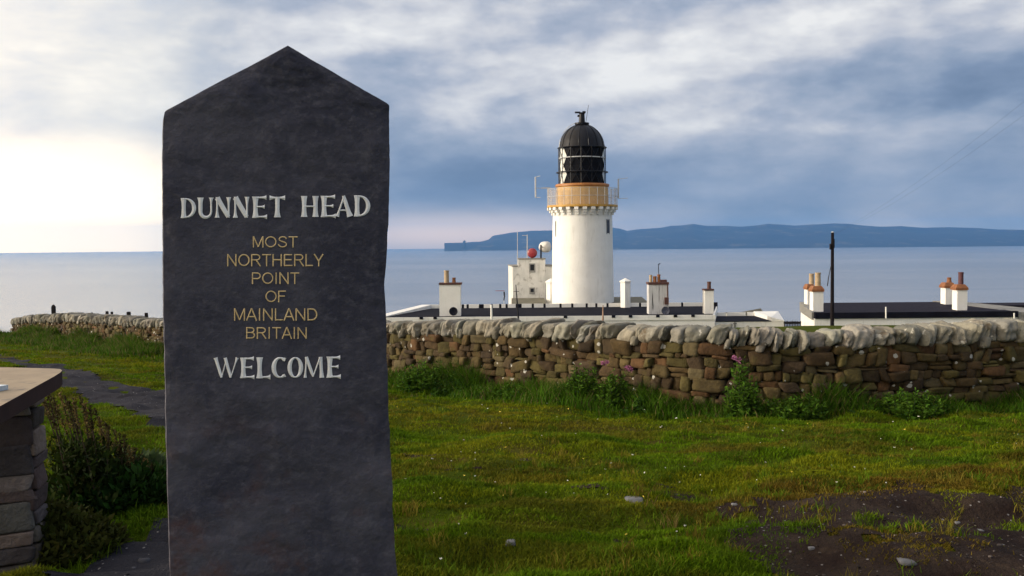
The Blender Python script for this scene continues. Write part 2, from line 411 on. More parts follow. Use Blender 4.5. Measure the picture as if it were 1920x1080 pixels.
GRAVEL = mat('dark_gravel', (.026, .026, .034), (.040, .039, .048), 2.0, .95, .03, 45, spec=.08, c3=(.018, .017, .022), extra=pebbly)
PEAT = mat('bare_peaty_soil', (.023, .015, .013), (.038, .028, .023), 3.0, .95, .04, 26, spec=.05, c3=(.045, .032, .024), extra=pebbly)
drape('path', on_path, PATH[:, 0].min() - .5, 1.2, PATH[:, 1].min() - .3, min(PATH[:, 1].max() + 1, 40), .085, .012, GRAVEL)
drape('bare_soil', on_soil, -1.6, 9, 3.2, 10.8, .05, .008, PEAT)

# ------------------------------------------------------------------ sea, hills, haze
def sea_extra(n, vec, c):
    s = n.noise(n.v('MULTIPLY', vec, (.00012, .0009, 1)), 1.0, 6, .6)
    s2 = n.noise(n.v('MULTIPLY', vec, (.0012, .008, 1)), 1.0, 7, .65)
    c = n.mix(n.smooth(s, .4, .65), c, (.28, .285, .295))
    return n.mix(n.smooth(s2, .48, .7, 0, .6), c, (.11, .125, .15))
SEAM = mat('sea_water', (.18, .19, .205), (.205, .215, .23), .001, .22, extra=sea_extra)
rr = np.geomspace(60, 23000, 60); aa = np.linspace(0, 2 * np.pi, 180, endpoint=False)
SV = np.stack([rr[:, None] * np.sin(aa), rr[:, None] * np.cos(aa), np.full((60, 180), -108.0)], -1).reshape(-1, 3)
si = np.arange(60 * 180).reshape(60, 180)
SF = np.stack([si[:-1], np.roll(si, -1, 1)[:-1], np.roll(si, -1, 1)[1:], si[1:]], -1).reshape(-1, 4)
SV[:180] = SV[:180] * [0.02, 0.02, 1]
kind(mesh('sea', SV, SF[:, ::-1], SEAM), 'structure')

SKYL = np.array([(834, 457), (870, 456), (905, 452.5), (917, 449), (925, 442), (960, 436), (1000, 432.5), (1036, 432), (1100, 428), (1149, 426.5), (1165, 429), (1176, 433),
    (1195, 430), (1240, 427), (1258, 423.5), (1280, 422.5), (1300, 419.5), (1325, 423.5), (1360, 423.5), (1390, 425), (1420, 422.5), (1440, 419.5), (1465, 421), (1490, 423), (1520, 421),
    (1560, 419), (1590, 419.5), (1620, 423), (1650, 425), (1690, 424), (1730, 427), (1780, 426), (1830, 427.5), (1870, 430), (1920, 431), (2100, 433), (2300, 440), (2500, 448), (2700, 456)], float)
D_R, D_S = 18000.0, 15500.0
hp = np.linspace(834, 2700, 520); sky_y = np.interp(hp, SKYL[:, 0], SKYL[:, 1])
top = at(hp, sky_y, np.full(len(hp), D_R))
tt = np.r_[np.linspace(0, 1, 26), np.linspace(1.08, 1.6, 8)]
HV = []
for k, t in enumerate(tt):
    Yk = D_S + (D_R - D_S) * t; Xk = (hp - 960) / F * Yk
    ht = top[:, 2] + 108
    cliff = sst(hp, 960, 840)                                   # sea cliff at the western end
    prof = (1 - cliff) * (np.clip(t, 0, 1) ** .8) + cliff * min(1, t * 9 + .0)
    if t > 1: prof = prof * max(0, 1 - (t - 1) / .6)
    nz = (fbm(Xk / 900, np.full(len(hp), Yk / 700), 5, 5) - .5)
    z = -108 + ht * prof * (1 + (.55 * nz if t < .97 else 0) * (1 - max(0, t) ** 4 if t < 1 else 0))
    if k == 0: z = np.full(len(hp), -111.0)
    HV.append(np.stack([Xk, np.full(len(hp), Yk), z], -1))
HV = np.array(HV); nk, nh = HV.shape[:2]; hi = np.arange(nk * nh).reshape(nk, nh)
HF = np.stack([hi[:-1, :-1], hi[:-1, 1:], hi[1:, 1:], hi[1:, :-1]], -1).reshape(-1, 4)
MOOR = mat('heather_moor', (.022, .018, .024), (.032, .025, .026), .0012, .95, spec=.1, c3=(.10, .085, .055))
kind(mesh('hills', HV.reshape(-1, 3), HF, MOOR, smooth=True), 'structure')
b0 = A(868.5, 459, 15600); b1 = A(873, 450.5, 15600)
st = MB(); st.lathe((b0[0] + b1[0]) / 2, 15600, [(32, -112), (27, -40), (22, 20), (18, b1[2] - 12), (9, b1[2])], 8)
tag(st.build('sea_stack', MOOR), 'thin rock stack standing off the western cliff end of the distant hills', 'sea stack')

hz = MB(); hz.bx(-23500, 23500, -23500, 23500, -116, 480)
hm = bpy.data.materials.new('haze'); hm.use_nodes = True; hm.node_tree.nodes.clear(); hn = N(hm.node_tree)
vp = hn.new('ShaderNodeVolumePrincipled'); vp.inputs['Density'].default_value = 4.7e-5; vp.inputs['Color'].default_value = (.17, .45, .98, 1); vp.inputs['Anisotropy'].default_value = .2
ho = hn.new('ShaderNodeOutputMaterial'); hn.L.new(vp.outputs[0], ho.inputs['Volume'])
kind(hz.build('haze', hm), 'stuff')

# ------------------------------------------------------------------ standing stone with lettering
TH = R(-20.6); nrm = np.array([-math.sin(TH), -math.cos(TH), 0]); tan = np.array([math.cos(TH), -math.sin(TH), 0])
SC = A(521, 600, 3.0)
def onstone(px, py, off=0.0):
    d_ = ray(px, py); k = ((SC - EYE) @ nrm + off) / (d_ @ nrm)
    return EYE + d_ * np.asarray(k)[..., None]
lft = np.array([(85, 540), (110, 494), (150, 416), (180, 361), (198, 327), (206, 311), (212, 307), (340, 305), (450, 306), (560, 307), (650, 309), (800, 312), (950, 316), (1080, 320), (1300, 326), (1560, 333)], float)
rgt = np.array([(85, 540), (110, 583), (150, 652), (180, 704), (192, 725), (197, 731), (260, 731), (330, 731), (400, 729), (470, 726), (540, 722), (600, 724), (700, 727), (850, 733), (960, 737), (1080, 745), (1300, 752), (1560, 758)], float)
ys = np.r_[np.linspace(85, 210, 44), np.linspace(218, 1540, 165)]
MC = 72
lx = np.interp(ys, lft[:, 0], lft[:, 1]) + (fbm(ys / 22, ys * 0 + 3, 3, 5) - .5) * 2.4 * sst(ys, 86, 120)
rx = np.interp(ys, rgt[:, 0], rgt[:, 1]) + (fbm(ys / 22, ys * 0 + 9, 3, 6) - .5) * 2.8 * sst(ys, 86, 120)
U = np.linspace(0, 1, MC); U = .5 - .5 * np.cos(np.pi * U) * (1 - .0)
PX = lx[:, None] + (rx - lx)[:, None] * U; PY = np.repeat(ys[:, None], MC, 1)
FR = onstone(PX, PY)
rel = (fbm(PX / 90, PY / 70, 4, 8) - .5) * .010 + (fbm(PX / 22, PY / 17, 3, 9) - .5) * .0045
edge = np.minimum(np.minimum(PX - lx[:, None], rx[:, None] - PX), 30) / 30
_q = fbm(PX / 120 + .3, PY / 60, 4, 14) * 9; rel = rel + (np.floor(_q) + sst(_q - np.floor(_q), .75, 1.0) - 4.5) * .0020
rel = rel - (1 - edge) ** 2 * .004
tz = ((PY > 360) & (PY < 712) & (edge > .9))
tzw = sst(PY, 340, 362) * (1 - sst(PY, 712, 735)) * sst(edge, .5, .95); rel = rel * (1 - .93 * tzw)
BK = FR - nrm * .115
FR = FR + nrm * rel[..., None]
BK = BK + nrm * ((fbm(PX / 40, PY / 40, 3, 19) - .5) * .012)[..., None]
nr = len(ys); V = np.concatenate([FR.reshape(-1, 3), BK.reshape(-1, 3)])
i_ = np.arange(nr * MC).reshape(nr, MC); o_ = nr * MC
Q = [np.stack([i_[:-1, :-1], i_[1:, :-1], i_[1:, 1:], i_[:-1, 1:]], -1).reshape(-1, 4),
     np.stack([i_[:-1, :-1], i_[:-1, 1:], i_[1:, 1:], i_[1:, :-1]], -1).reshape(-1, 4) + o_]
for cI, fl in ((0, 0), (MC - 1, 1)):
    a_ = np.stack([i_[:-1, cI], i_[:-1, cI] + o_, i_[1:, cI] + o_, i_[1:, cI]], -1); Q.append(a_ if not fl else a_[:, ::-1])
Q.append(np.stack([i_[-1, :-1], i_[-1, :-1] + o_, i_[-1, 1:] + o_, i_[-1, 1:]], -1))
def slate_extra(n, vec, c):
    s = n.smooth(n.noise(n.v('ADD', vec, (3.3, 1, 9)), 3.4, 6, .6), .60, .78)
    c = n.mix(n.m('MULTIPLY', s, .6), c, (.060, .030, .018))
    lowz = n.new('ShaderNodeSeparateXYZ'); n.put(lowz.inputs[0], vec)
    s2 = n.m('MULTIPLY', n.smooth(n.noise(vec, 5.5, 7, .65), .5, .72), n.smooth(lowz.outputs[2], 1.25, .7))
    c = n.mix(n.m('MULTIPLY', s2, .8), c, (.082, .038, .030))
    f = n.smooth(n.noise(n.v('MULTIPLY', vec, (1, 1, 1.6)), 26, 8, .7), .46, .7)
    return n.mix(n.m('MULTIPLY', f, .45), c, (.125, .122, .148))
STONE = mat('riven_slate', (.036, .037, .056), (.074, .073, .095), 3.0, .7, .006, 38, spec=.18, extra=slate_extra)
base = SC.copy(); base[2] = float(H0(SC[0], SC[1]))
ms_ = thing('standing_stone', 'tall dark slate standing stone with a pointed top and carved welcome lettering', 'monument', base)
slab = mesh('slab', V, np.concatenate(Q), STONE, ms_, smooth=True)
SILVER = mat('silver_lettering', (.90, .90, .90), (.78, .78, .79), 30, .42, spec=.6)
GILT = mat('gilt_lettering', (.76, .56, .28), (.60, .44, .21), 30, .45, spec=.5)

def strip(pts, wd, h, mb, lift, place):
    """ridge-sectioned stroke along 2-D points; place maps letter space to the stone"""
    P = np.array(pts, float); K = len(P); wd = np.broadcast_to(np.asarray(wd, float), (K,))
    T = np.gradient(P, axis=0) if K > 2 else np.repeat((P[1] - P[0])[None], 2, 0)
    T = T / (np.linalg.norm(T, axis=1)[:, None] + 1e-9); Nn = np.stack([-T[:, 1], T[:, 0]], -1)
    L = place(P + Nn * wd[:, None] / 2, lift); C = place(P, lift + h); Rr = place(P - Nn * wd[:, None] / 2, lift)
    Vv = np.concatenate([L, C, Rr]); Fc = []
    for k in range(K - 1):
        Fc += [(k, k + 1, K + k + 1, K + k), (K + k, K + k + 1, 2 * K + k + 1, 2 * K + k)]
    Fc += [(0, K, 2 * K), (K - 1, 2 * K + K - 1, K + K - 1)]
    mb.add(Vv, Fc)
def flare(a, b, w0, wm, w1, n=9):
    t = np.linspace(0, 1, n); P = np.array(a) + (np.array(b) - np.array(a)) * t[:, None]
    e = np.abs(2 * t - 1) ** 2.6
    return P, wm + np.where(t < .5, w0 - wm, w1 - wm) * e
def arc(cx, cy, rx_, ry_, a0, a1, n=16, th=.2, tn=.06, ax=0.0):
    q = np.radians(np.linspace(a0, a1, n)); P = np.stack([cx + rx_ * np.cos(q), cy + ry_ * np.sin(q)], -1)
    return P, tn + (th - tn) * np.abs(np.cos(q - ax)) ** 1.3
t_, s_ = .22, .07
SER = {
 'D': [flare((.16, 0), (.16, 1), .34, t_, .34), arc(.30, .5, .56, .455, -90, 90, 20, t_, s_), flare((.05, .045), (.32, .045), .09, .08, .08), flare((.05, .955), (.32, .955), .09, .08, .08)],
 'U': [flare((.16, .30), (.16, 1), .20, t_, .36), (arc(.50, .33, .34, .285, 180, 360, 18)[0], np.linspace(.21, .10, 18)), flare((.84, .30), (.84, 1), .11, .10, .26)],
 'N': [flare((.12, 0), (.12, 1), .26, .10, .16), flare((.12, .97), (.86, .04), .30, .25, .22), flare((.88, 0), (.88, 1), .10, .10, .26)],
 'E': [flare((.20, 0), (.20, 1), .36, t_, .36), flare((.1, .945), (.92, .955), .10, .09, .24), flare((.2, .52), (.80, .52), .08, .08, .22), flare((.1, .05), (.96, .05), .10, .09, .26)],
 'T': [flare((.5, 0), (.5, .98), .36, t_, .26), flare((.02, .93), (.98, .93), .26, .10, .26)],
 'H': [flare((.17, 0), (.17, 1), .34, t_, .34), flare((.83, 0), (.83, 1), .34, t_, .34), flare((.2, .5), (.8, .5), .09, .08, .09)],
 'A': [flare((.08, .0), (.50, .98), .22, .09, .12), flare((.46, 1.0), (.86, 0), .16, .21, .34), flare((.26, .30), (.68, .30), .08, .08, .08)],
 'W': [flare((.05, 1), (.30, .02), .22, .165, .12), flare((.30, .02), (.50, .9), .06, .06, .08), flare((.45, 1), (.68, .02), .18, .165, .12), flare((.68, .02), (.95, 1), .06, .06, .18)],
 'L': [flare((.20, 0), (.20, 1), .36, t_, .36), flare((.1, .05), (.97, .06), .10, .09, .28)],
 'C': [(arc(.56, .5, .45, .46, 52, 308, 22)[0], arc(.56, .5, .45, .46, 52, 308, 22, .24, .08)[1]), flare((.84, .80), (.90, .97), .05, .10, .16), flare((.84, .20), (.92, .06), .05, .07, .1)],
 'O': [arc(.5, .5, .39, .455, -90, 90, 18, .22, .07), arc(.5, .5, .39, .455, 90, 270, 18, .22, .07)],
 'M': [flare((.10, 0), (.16, 1), .18, .08, .12), flare((.15, 1), (.48, .05), .18, .17, .10), flare((.47, .05), (.80, .98), .06, .07, .10), flare((.82, 1), (.88, 0), .20, .17, .26)],
}
w_ = .112
def ln(*p): return (np.array(p, float), w_)
def ar(cx, cy, rx_, ry_, a0, a1, n=18):
    q = np.radians(np.linspace(a0, a1, n)); return (np.stack([cx + rx_ * np.cos(q), cy + ry_ * np.sin(q)], -1), w_)
SAN = {  # width, strokes
 'M': (.92, [ln((.08, 0), (.08, 1)), ln((.09, .98), (.46, .05)), ln((.46, .05), (.83, .98)), ln((.84, 0), (.84, 1))]),
 'O': (.96, [ar(.48, .5, .41, .44, 0, 360, 30)]),
 'S': (.80, [(np.array([(.70, .76), (.66, .86), (.56, .93), (.40, .95), (.22, .90), (.13, .77), (.17, .64), (.30, .56), (.48, .50), (.63, .43), (.71, .32), (.69, .18), (.57, .08), (.40, .05), (.22, .09), (.11, .19), (.08, .30)]), w_)]),
 'T': (.76, [ln((.38, 0), (.38, .96)), ln((.02, .94), (.74, .94))]),
 'N': (.86, [ln((.09, 0), (.09, 1)), ln((.1, .96), (.74, .04)), ln((.75, 0), (.75, 1))]),
 'R': (.86, [ln((.09, 0), (.09, 1)), ln((.09, .94), (.48, .94)), ar(.48, .725, .26, .215, 90, -90, 12), ln((.48, .51), (.09, .51)), ln((.46, .50), (.80, .0))]),
 'H': (.86, [ln((.09, 0), (.09, 1)), ln((.75, 0), (.75, 1)), ln((.09, .53), (.75, .53))]),
 'E': (.78, [ln((.09, 0), (.09, 1)), ln((.09, .94), (.70, .94)), ln((.09, .53), (.66, .53)), ln((.09, .06), (.73, .06))]),
 'L': (.66, [ln((.09, 0), (.09, 1)), ln((.09, .06), (.64, .06))]),
 'Y': (.78, [ln((.39, 0), (.39, .44)), ln((.03, 1), (.39, .42)), ln((.75, 1), (.39, .42))]),
 'P': (.80, [ln((.09, 0), (.09, 1)), ln((.09, .94), (.46, .94)), ar(.46, .70, .26, .24, 90, -90, 12), ln((.46, .46), (.09, .46))]),
 'I': (.32, [ln((.15, 0), (.15, 1))]),
 'F': (.72, [ln((.09, 0), (.09, 1)), ln((.09, .94), (.68, .94)), ln((.09, .52), (.60, .52))]),
 'A': (.82, [ln((.03, 0), (.41, 1)), ln((.79, 0), (.41, 1)), ln((.17, .32), (.65, .32))]),
 'D': (.86, [ln((.09, 0), (.09, 1)), ln((.09, .94), (.40, .94)), ar(.40, .5, .36, .44, 90, -90, 18), ln((.40, .06), (.09, .06))]),
 'B': (.82, [ln((.09, 0), (.09, 1)), ln((.09, .94), (.45, .94)), ar(.45, .74, .23, .20, 90, -90, 12), ln((.09, .53), (.48, .53)), ar(.46, .295, .27, .235, 90, -90, 12), ln((.46, .06), (.09, .06))]),
}
def zx(x): return 300 + x / 2.7
def zy(y): return 340 + y / 2.7
def serif_line(name, spec, label):
    mb = MB(); k = 0
    for ch, x0, x1, y0, y1 in spec:
        def place(P, h, x0=x0, x1=x1, y0=y0, y1=y1):
            px = zx(x0 + P[:, 0] * (x1 - x0)); py = zy(y1 + P[:, 1] * (y0 - y1)); return onstone(px, py, h)
        for sgm in SER[ch]:
            # widths are in letter-height units: pre-scale x so strokes keep their weight
            P, wd = sgm; P = np.array(P, float).copy(); asp = (x1 - x0) / (y1 - y0)
            P[:, 0] *= asp
            def pl(Pq, h, asp=asp): q = Pq.copy(); q[:, 0] /= asp; return place(q, h)
            strip(P, np.asarray(wd) * .92, .0022, mb, .0012 + .00015 * (k % 9), pl); k += 1
    o = mb.build(name, SILVER, ms_); o['label'] = label; return o
def sans_line(text, x0, x1, y0, y1):
    mb = MB(); tot = sum(SAN[c][0] for c in text) + .06 * (len(text) - 1); hgt = y1 - y0; sxx = (x1 - x0) / (tot * hgt); cur = 0; k = 0
    for c in text:
        wdt, sg = SAN[c]
        for P, wd in sg:
            P = np.array(P, float).copy(); P[:, 0] = (P[:, 0] + cur) * sxx
            if len(P) == 2: P = P[0] + (P[1] - P[0]) * np.linspace(0, 1, 4)[:, None]
            def pl(Pq, h): return onstone(zx(x0 + Pq[:, 0] * hgt), zy(y1 - Pq[:, 1] * hgt), h)
            strip(P, wd * .95, .0012, mb, .0012 + .00012 * (k % 9), pl); k += 1
        cur += wdt + .06
    o = mb.build('lettering', GILT, ms_); o['label'] = 'small gilt line reading ' + text; return o
serif_line('lettering', [('D', 108, 183, 85, 186), ('U', 192, 272, 82, 187), ('N', 280, 357, 80, 184), ('N', 372, 450, 78, 184), ('E', 468, 545, 77, 185), ('T', 553, 635, 76, 182)], 'large silver word DUNNET')
serif_line('lettering', [('H', 715, 802, 74, 180), ('E', 815, 893, 73, 181), ('A', 890, 974, 73, 178), ('D', 985, 1065, 71, 178)], 'large silver word HEAD')
for t in (('MOST', 468, 698, 278, 335), ('NORTHERLY', 338, 828, 368, 430), ('POINT', 463, 706, 461, 520), ('OF', 533, 640, 553, 612), ('MAINLAND', 373, 800, 643, 705), ('BRITAIN', 434, 747, 738, 797)):
    sans_line(*t)
serif_line('lettering', [('W', 275, 397, 893, 995), ('E', 407, 481, 892, 996), ('L', 490, 561, 891, 997), ('C', 568, 640, 890, 996), ('O', 648, 722, 889, 996), ('M', 724, 832, 889, 994), ('E', 845, 918, 887, 994)], 'large silver word WELCOME')

# ------------------------------------------------------------------ stones (rounded, irregular blocks)
def cube_sphere(n):
    g = np.linspace(-1, 1, n + 1); V = []; idm = {}; Fc = []
    def vid(p):
        k = tuple(np.round(p, 5))
        if k not in idm: idm[k] = len(V); V.append(p)
        return idm[k]
    for axn in range(3):
        for sg in (-1, 1):
            for i in range(n):
                for j in range(n):
                    q = []
                    for a, b in ((i, j), (i + 1, j), (i + 1, j + 1), (i, j + 1)):
                        p = np.zeros(3); p[axn] = sg; p[(axn + 1) % 3] = g[a]; p[(axn + 2) % 3] = g[b]; q.append(vid(p))
                    Fc.append(q if sg > 0 else q[::-1])
    return np.array(V), np.array(Fc)
CS5, CF5 = cube_sphere(5); CS8, CF8 = cube_sphere(13)
def stone_shape(base, k, rough, r=rng, grain=None, facets=0, fo=.76):
    c = base; p = c / (np.sum(np.abs(c) ** k, 1) ** (1 / k))[:, None]
    dsp = np.zeros(len(p))
    for o in range(5):
        f = r.normal(0, 1.3 + o * 1.1, 3); dsp += np.sin(p @ f + r.uniform(0, 6.28)) * rough / (1 + o * .6)
    if grain is not None:
        q = p * grain + r.uniform(0, 90, 3)
        dsp += (fbm(q[:, 0] + q[:, 2] * .31, q[:, 1] + q[:, 2] * .83, 3, int(r.integers(999))) - .5) * rough * 3.2
    if facets:
        for _ in range(facets):
            nn_ = r.normal(0, 1, 3) * np.array([1, 1, .8]); nn_ /= np.linalg.norm(nn_)
            o_ = (p @ nn_).max() * r.uniform(fo, .97)
            dd_ = np.maximum(p @ nn_ - o_, 0); p = p - dd_[:, None] * nn_ * .9
    sh = np.eye(3) + r.normal(0, .07, (3, 3))
    return (p * (1 + dsp)[:, None]) @ sh.T
class Stones:
    def __init__(s): s.V = []; s.F = []; s.C = []; s.n = 0
    def add(s, V, Fc, c):
        s.V.append(V); s.F.append(Fc + s.n); s.n += len(V); s.C.append(np.broadcast_to(c, V.shape))
    def build(s, name, mt, parent, smooth=True):
        return mesh(name, np.concatenate(s.V), np.concatenate(s.F), mt, parent, smooth, col=np.concatenate(s.C))

def lichen(n, vec, c):
    vo = n.new('ShaderNodeTexVoronoi'); n.put(vo.inputs['Vector'], n.v('ADD', vec, (0, 0, 0))); vo.inputs['Scale'].default_value = 7.5
    sel = n.new('ShaderNodeSeparateColor'); n.put(sel.inputs[0], vo.outputs['Color'])
    dd = n.m('ADD', vo.outputs['Distance'], n.m('MULTIPLY', n.m('SUBTRACT', n.noise(vec, 18, 4), .5), .45))
    g = n.m('MULTIPLY', n.m('LESS_THAN', dd, n.m('MULTIPLY_ADD', sel.outputs[1], .26, .06)), n.m('GREATER_THAN', sel.outputs[0], .74))
    f = n.noise(vec, 9, 7, .65)
    c = n.mix(n.smooth(f, .35, .68, 0, .65), c, n.mix(1.0, c, (.42, .40, .38), 'MULTIPLY'))
    y = n.smooth(n.noise(n.v('ADD', vec, (9, 2, 4)), 2.6, 5), .56, .7, 0, .6)
    c = n.mix(y, c, (.085, .066, .020))
    return n.mix(g, c, (.42, .41, .37))
def lichen_cope(n, vec, c):
    f = n.smooth(n.noise(vec, 3.2, 7, .62), .56, .70)
    c = n.mix(n.m('MULTIPLY', f, .85), c, (.095, .068, .040))
    g = n.smooth(n.noise(n.v('ADD', vec, (5, 5, 1)), 13, 7, .65), .5, .7)
    c = n.mix(n.m('MULTIPLY', g, .6), c, (.15, .14, .115))
    h = n.smooth(n.noise(n.v('ADD', vec, (1, 8, 1)), 7, 5, .6), .62, .68)
    return n.mix(h, c, (.44, .42, .36))
RUBBLE = vmat('rubble_stone', .88, .25, bump=.02, bscale=24, extra=lichen)
COPE = vmat('cope_stone', .9, .15, bump=.035, bscale=14, extra=lichen_cope)
CORE = mat('wall_core', (.018, .014, .011), (.03, .022, .016), 5, .95, .03, 14)

# wall line, densely sampled from right to left
q = np.linspace(0, len(WALL) - 1, 900)
def cr(vals):
    v = np.r_[2 * vals[0] - vals[1], vals, 2 * vals[-1] - vals[-2]]; i = np.minimum(np.floor(q).astype(int), len(vals) - 2); t = q - i
    a, b, c, e = v[i], v[i + 1], v[i + 2], v[i + 3]
    return .5 * (2 * b + (c - a) * t + (2 * a - 5 * b + 4 * c - e) * t ** 2 + (3 * b - a - 3 * c + e) * t ** 3)
wpx, wtop, wcb, wbs, wY = (cr(WALL[:, k]) for k in range(5))
WB = at(wpx, wbs, wY); WT = at(wpx, wtop, wY)[:, 2]; WC = at(wpx, wcb, wY)[:, 2]
seg = np.hypot(np.diff(WB[:, 0]), np.diff(WB[:, 1])); SL = np.r_[0, np.cumsum(seg)]; LEN = SL[-1]
def wl(s):
    f = lambda a: np.interp(s, SL, a)
    p = np.array([f(WB[:, 0]), f(WB[:, 1])]); p2 = np.array([np.interp(s + .3, SL, WB[:, 0]), np.interp(s + .3, SL, WB[:, 1])]); p1 = np.array([np.interp(s - .3, SL, WB[:, 0]), np.interp(s - .3, SL, WB[:, 1])])
    t = (p2 - p1) / (np.linalg.norm(p2 - p1) + 1e-9); nn = np.array([-t[1], t[0]])
    if nn @ (-p) < 0: nn = -nn
    return p, t, nn, f(WB[:, 2]), f(WC), f(WT)
wall = thing('drystone_wall', 'long weathered drystone wall with a leaning pale cope crossing the headland', 'wall', WB[300])
body = Stones(); TW = .56
PAL = np.array([(.085, .056, .022), (.105, .076, .030), (.068, .043, .020), (.098, .080, .026), (.076, .052, .026), (.125, .098, .048), (.054, .036, .020), (.082, .066, .022), (.105, .056, .024)])
def put_stone(S_, s, w, z0, z1, dep, base, F_, k, rough, col, tilt=0.0, shear=0.0, dj=0.0, grain=(2.2, 2.2, 1.6), facets=4, fo=.84):
    p, t, nn, *_ = wl(s); v = stone_shape(base, k, rough, grain=grain, facets=facets, fo=fo)
    hx, hz_, hd = w / 2, (z1 - z0) / 2, dep / 2
    x = v[:, 0] * hx; d_ = v[:, 1] * hd; z = v[:, 2] * hz_
    if tilt: x, z = x * math.cos(tilt) - z * math.sin(tilt), x * math.sin(tilt) + z * math.cos(tilt)
    x = x + z * shear
    off = dj
    P = np.stack([p[0] + t[0] * x + nn[0] * (d_ + off), p[1] + t[1] * x + nn[1] * (d_ + off), (z0 + z1) / 2 + z], -1)
    S_.add(P, F_, col)
s = .0
rows = 9
cur = [rng.uniform(-.3, 0) for _ in range(rows)]
for r_ in range(rows):
    s = cur[r_]
    while s < LEN - .1:
        big = rng.random()
        w0 = rng.uniform(.10, .20) if big < .34 else (rng.uniform(.20, .38) if big < .88 else rng.uniform(.38, .60))
        p, t, nn, zb, zc, zt = wl(s + w0 / 2)
        hh = (zc + .06 - (zb - .08)) / rows
        wob = lambda k: (fbm(np.array([s * 1.3 + k * 5.0]), np.array([k * 3.1]), 2, 91)[0] - .5) * hh * 1.5 if 0 < k < rows else 0
        z0 = zb - .08 + hh * r_ + wob(r_); z1 = zb - .08 + hh * (r_ + 1) + wob(r_ + 1)
        col = PAL[rng.integers(len(PAL))] * rng.uniform(.65, 1.25)
        if w0 > .3 and rng.random() < .16:
            zm = z0 + (z1 - z0) * rng.uniform(.4, .6)
            put_stone(body, s + w0 / 2, w0 * .96, z0, zm - .006, .30, CS5, CF5, 7, .03, col, rng.normal(0, .03), rng.normal(0, .05), .0 + rng.normal(0, .018) - .12)
            put_stone(body, s + w0 / 2, w0 * .96, zm, z1, .30, CS5, CF5, 7, .03, col * rng.uniform(.7, 1.3), rng.normal(0, .03), rng.normal(0, .05), rng.normal(0, .018) - .12)
        else:
            ex = rng.uniform(.97, 1.10)
            put_stone(body, s + w0 / 2, w0 * .99, z0 - .01, z0 + (z1 - z0) * ex, .34, CS5, CF5, rng.uniform(8, 18), .03, col, rng.normal(0, .06), rng.normal(0, .22), rng.normal(0, .032) - .13)
        s += w0 * .985
body.build('rubble_face', RUBBLE, wall)
cope = Stones(); s = -.1
while s < LEN - .05:
    near_right = s < 3.2
    w0 = rng.uniform(.45, .8) if near_right and rng.random() < .4 else rng.choice([rng.uniform(.11, .18), rng.uniform(.15, .28), rng.uniform(.26, .40)])
    p, t, nn, zb, zc, zt = wl(s + w0 / 2)
    hgt = zt - zc; lean = -(rng.uniform(.12, .48) if w0 < .42 else rng.uniform(.0, .2))
    col = np.array((.26, .245, .210)) * rng.uniform(.6, 1.15) * np.array([rng.uniform(.96, 1.05), 1, rng.uniform(.9, 1.02)])
    zlo = zc + .055 - rng.uniform(0, .05); zhi = zt + rng.normal(0, .022)
    # the wall is followed from right to left, so leaning to the right means a negative shear
    put_stone(cope, s + w0 / 2, w0 * rng.uniform(.90, 1.0), zlo, zhi, TW + .06 + rng.normal(0, .06), CS8, CF8, rng.uniform(3.6, 6.0), .06, col, rng.normal(0, .08), lean, -.22 + rng.normal(0, .035), grain=(3.6, 2.4, 1.3), facets=6, fo=.78)
    if rng.random() < .25:
        put_stone(cope, s + w0 * .9, rng.uniform(.08, .15), zc - .02, zc + hgt * rng.uniform(.4, .75), .2, CS5, CF5, 3.5, .06, col * .7, 0, lean, .02)
    s += w0 * .97
cope.build('cope', COPE, wall)
cm = MB(); prev = None
for s in np.linspace(0, LEN, 90):
    p, t, nn, zb, zc, zt = wl(s); f_ = p - nn * .12; b_ = p - nn * (TW + .02)
    zk = zc + (zt - zc) * .6; f_ = p - nn * .16; ring = [(f_[0], f_[1], zb - .3), (f_[0], f_[1], zk), (b_[0], b_[1], zk), (b_[0], b_[1], zb - .5)]
    k0 = len(cm.V); cm.V += ring
    if prev is not None:
        for i in range(4): cm.F.append((prev + i, prev + (i + 1) % 4, k0 + (i + 1) % 4, k0 + i))
    else: cm.F.append((k0, k0 + 1, k0 + 2, k0 + 3))
    prev = k0
cm.F.append((prev + 3, prev + 2, prev + 1, prev))
cm.build('hearting', CORE, wall)

# ------------------------------------------------------------------ information plinth
plz = .98
def onz(px, py, z):
    d_ = ray(px, py); k = (z - 1.6) / d_[2]; return EYE + d_ * k
R_ = onz(116, 697, plz); Fp = onz(4, 688.5, plz); Np = onz(-8, 766, plz)
topoly = [Np[:2], onz(102, 705.5, plz)[:2], onz(113, 698.5, plz)[:2], onz(116.5, 694.5, plz)[:2], onz(113, 692, plz)[:2], onz(100, 691, plz)[:2], Fp[:2], Fp[:2] + np.array([-.10, .04]), Np[:2] + np.array([-.62, .25])]
pl = thing('information_plinth', 'squat rubble stone plinth with a smooth beige slab top beside the path', 'plinth', (R_[0] - .5, R_[1] - .4, float(H0(R_[0], R_[1]))))
mb = MB(); k = len(topoly)
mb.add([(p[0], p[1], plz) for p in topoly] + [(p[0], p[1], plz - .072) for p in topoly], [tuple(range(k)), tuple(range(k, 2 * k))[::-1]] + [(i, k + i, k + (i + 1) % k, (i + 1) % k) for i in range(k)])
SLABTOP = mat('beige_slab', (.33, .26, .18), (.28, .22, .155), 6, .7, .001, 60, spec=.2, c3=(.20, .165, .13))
stp = mb.build('slab_top', SLABTOP, pl); stp.data.materials.append(mat('dark_brown_slab_edge', (.052, .030, .027), (.036, .022, .021), 5, .85, spec=.08))  # edge and underside faces take a darker brown than the top
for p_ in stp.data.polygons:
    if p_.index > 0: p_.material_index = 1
q0 = onz(-14, 716, plz + .02); q1 = onz(9, 723, plz + .02)
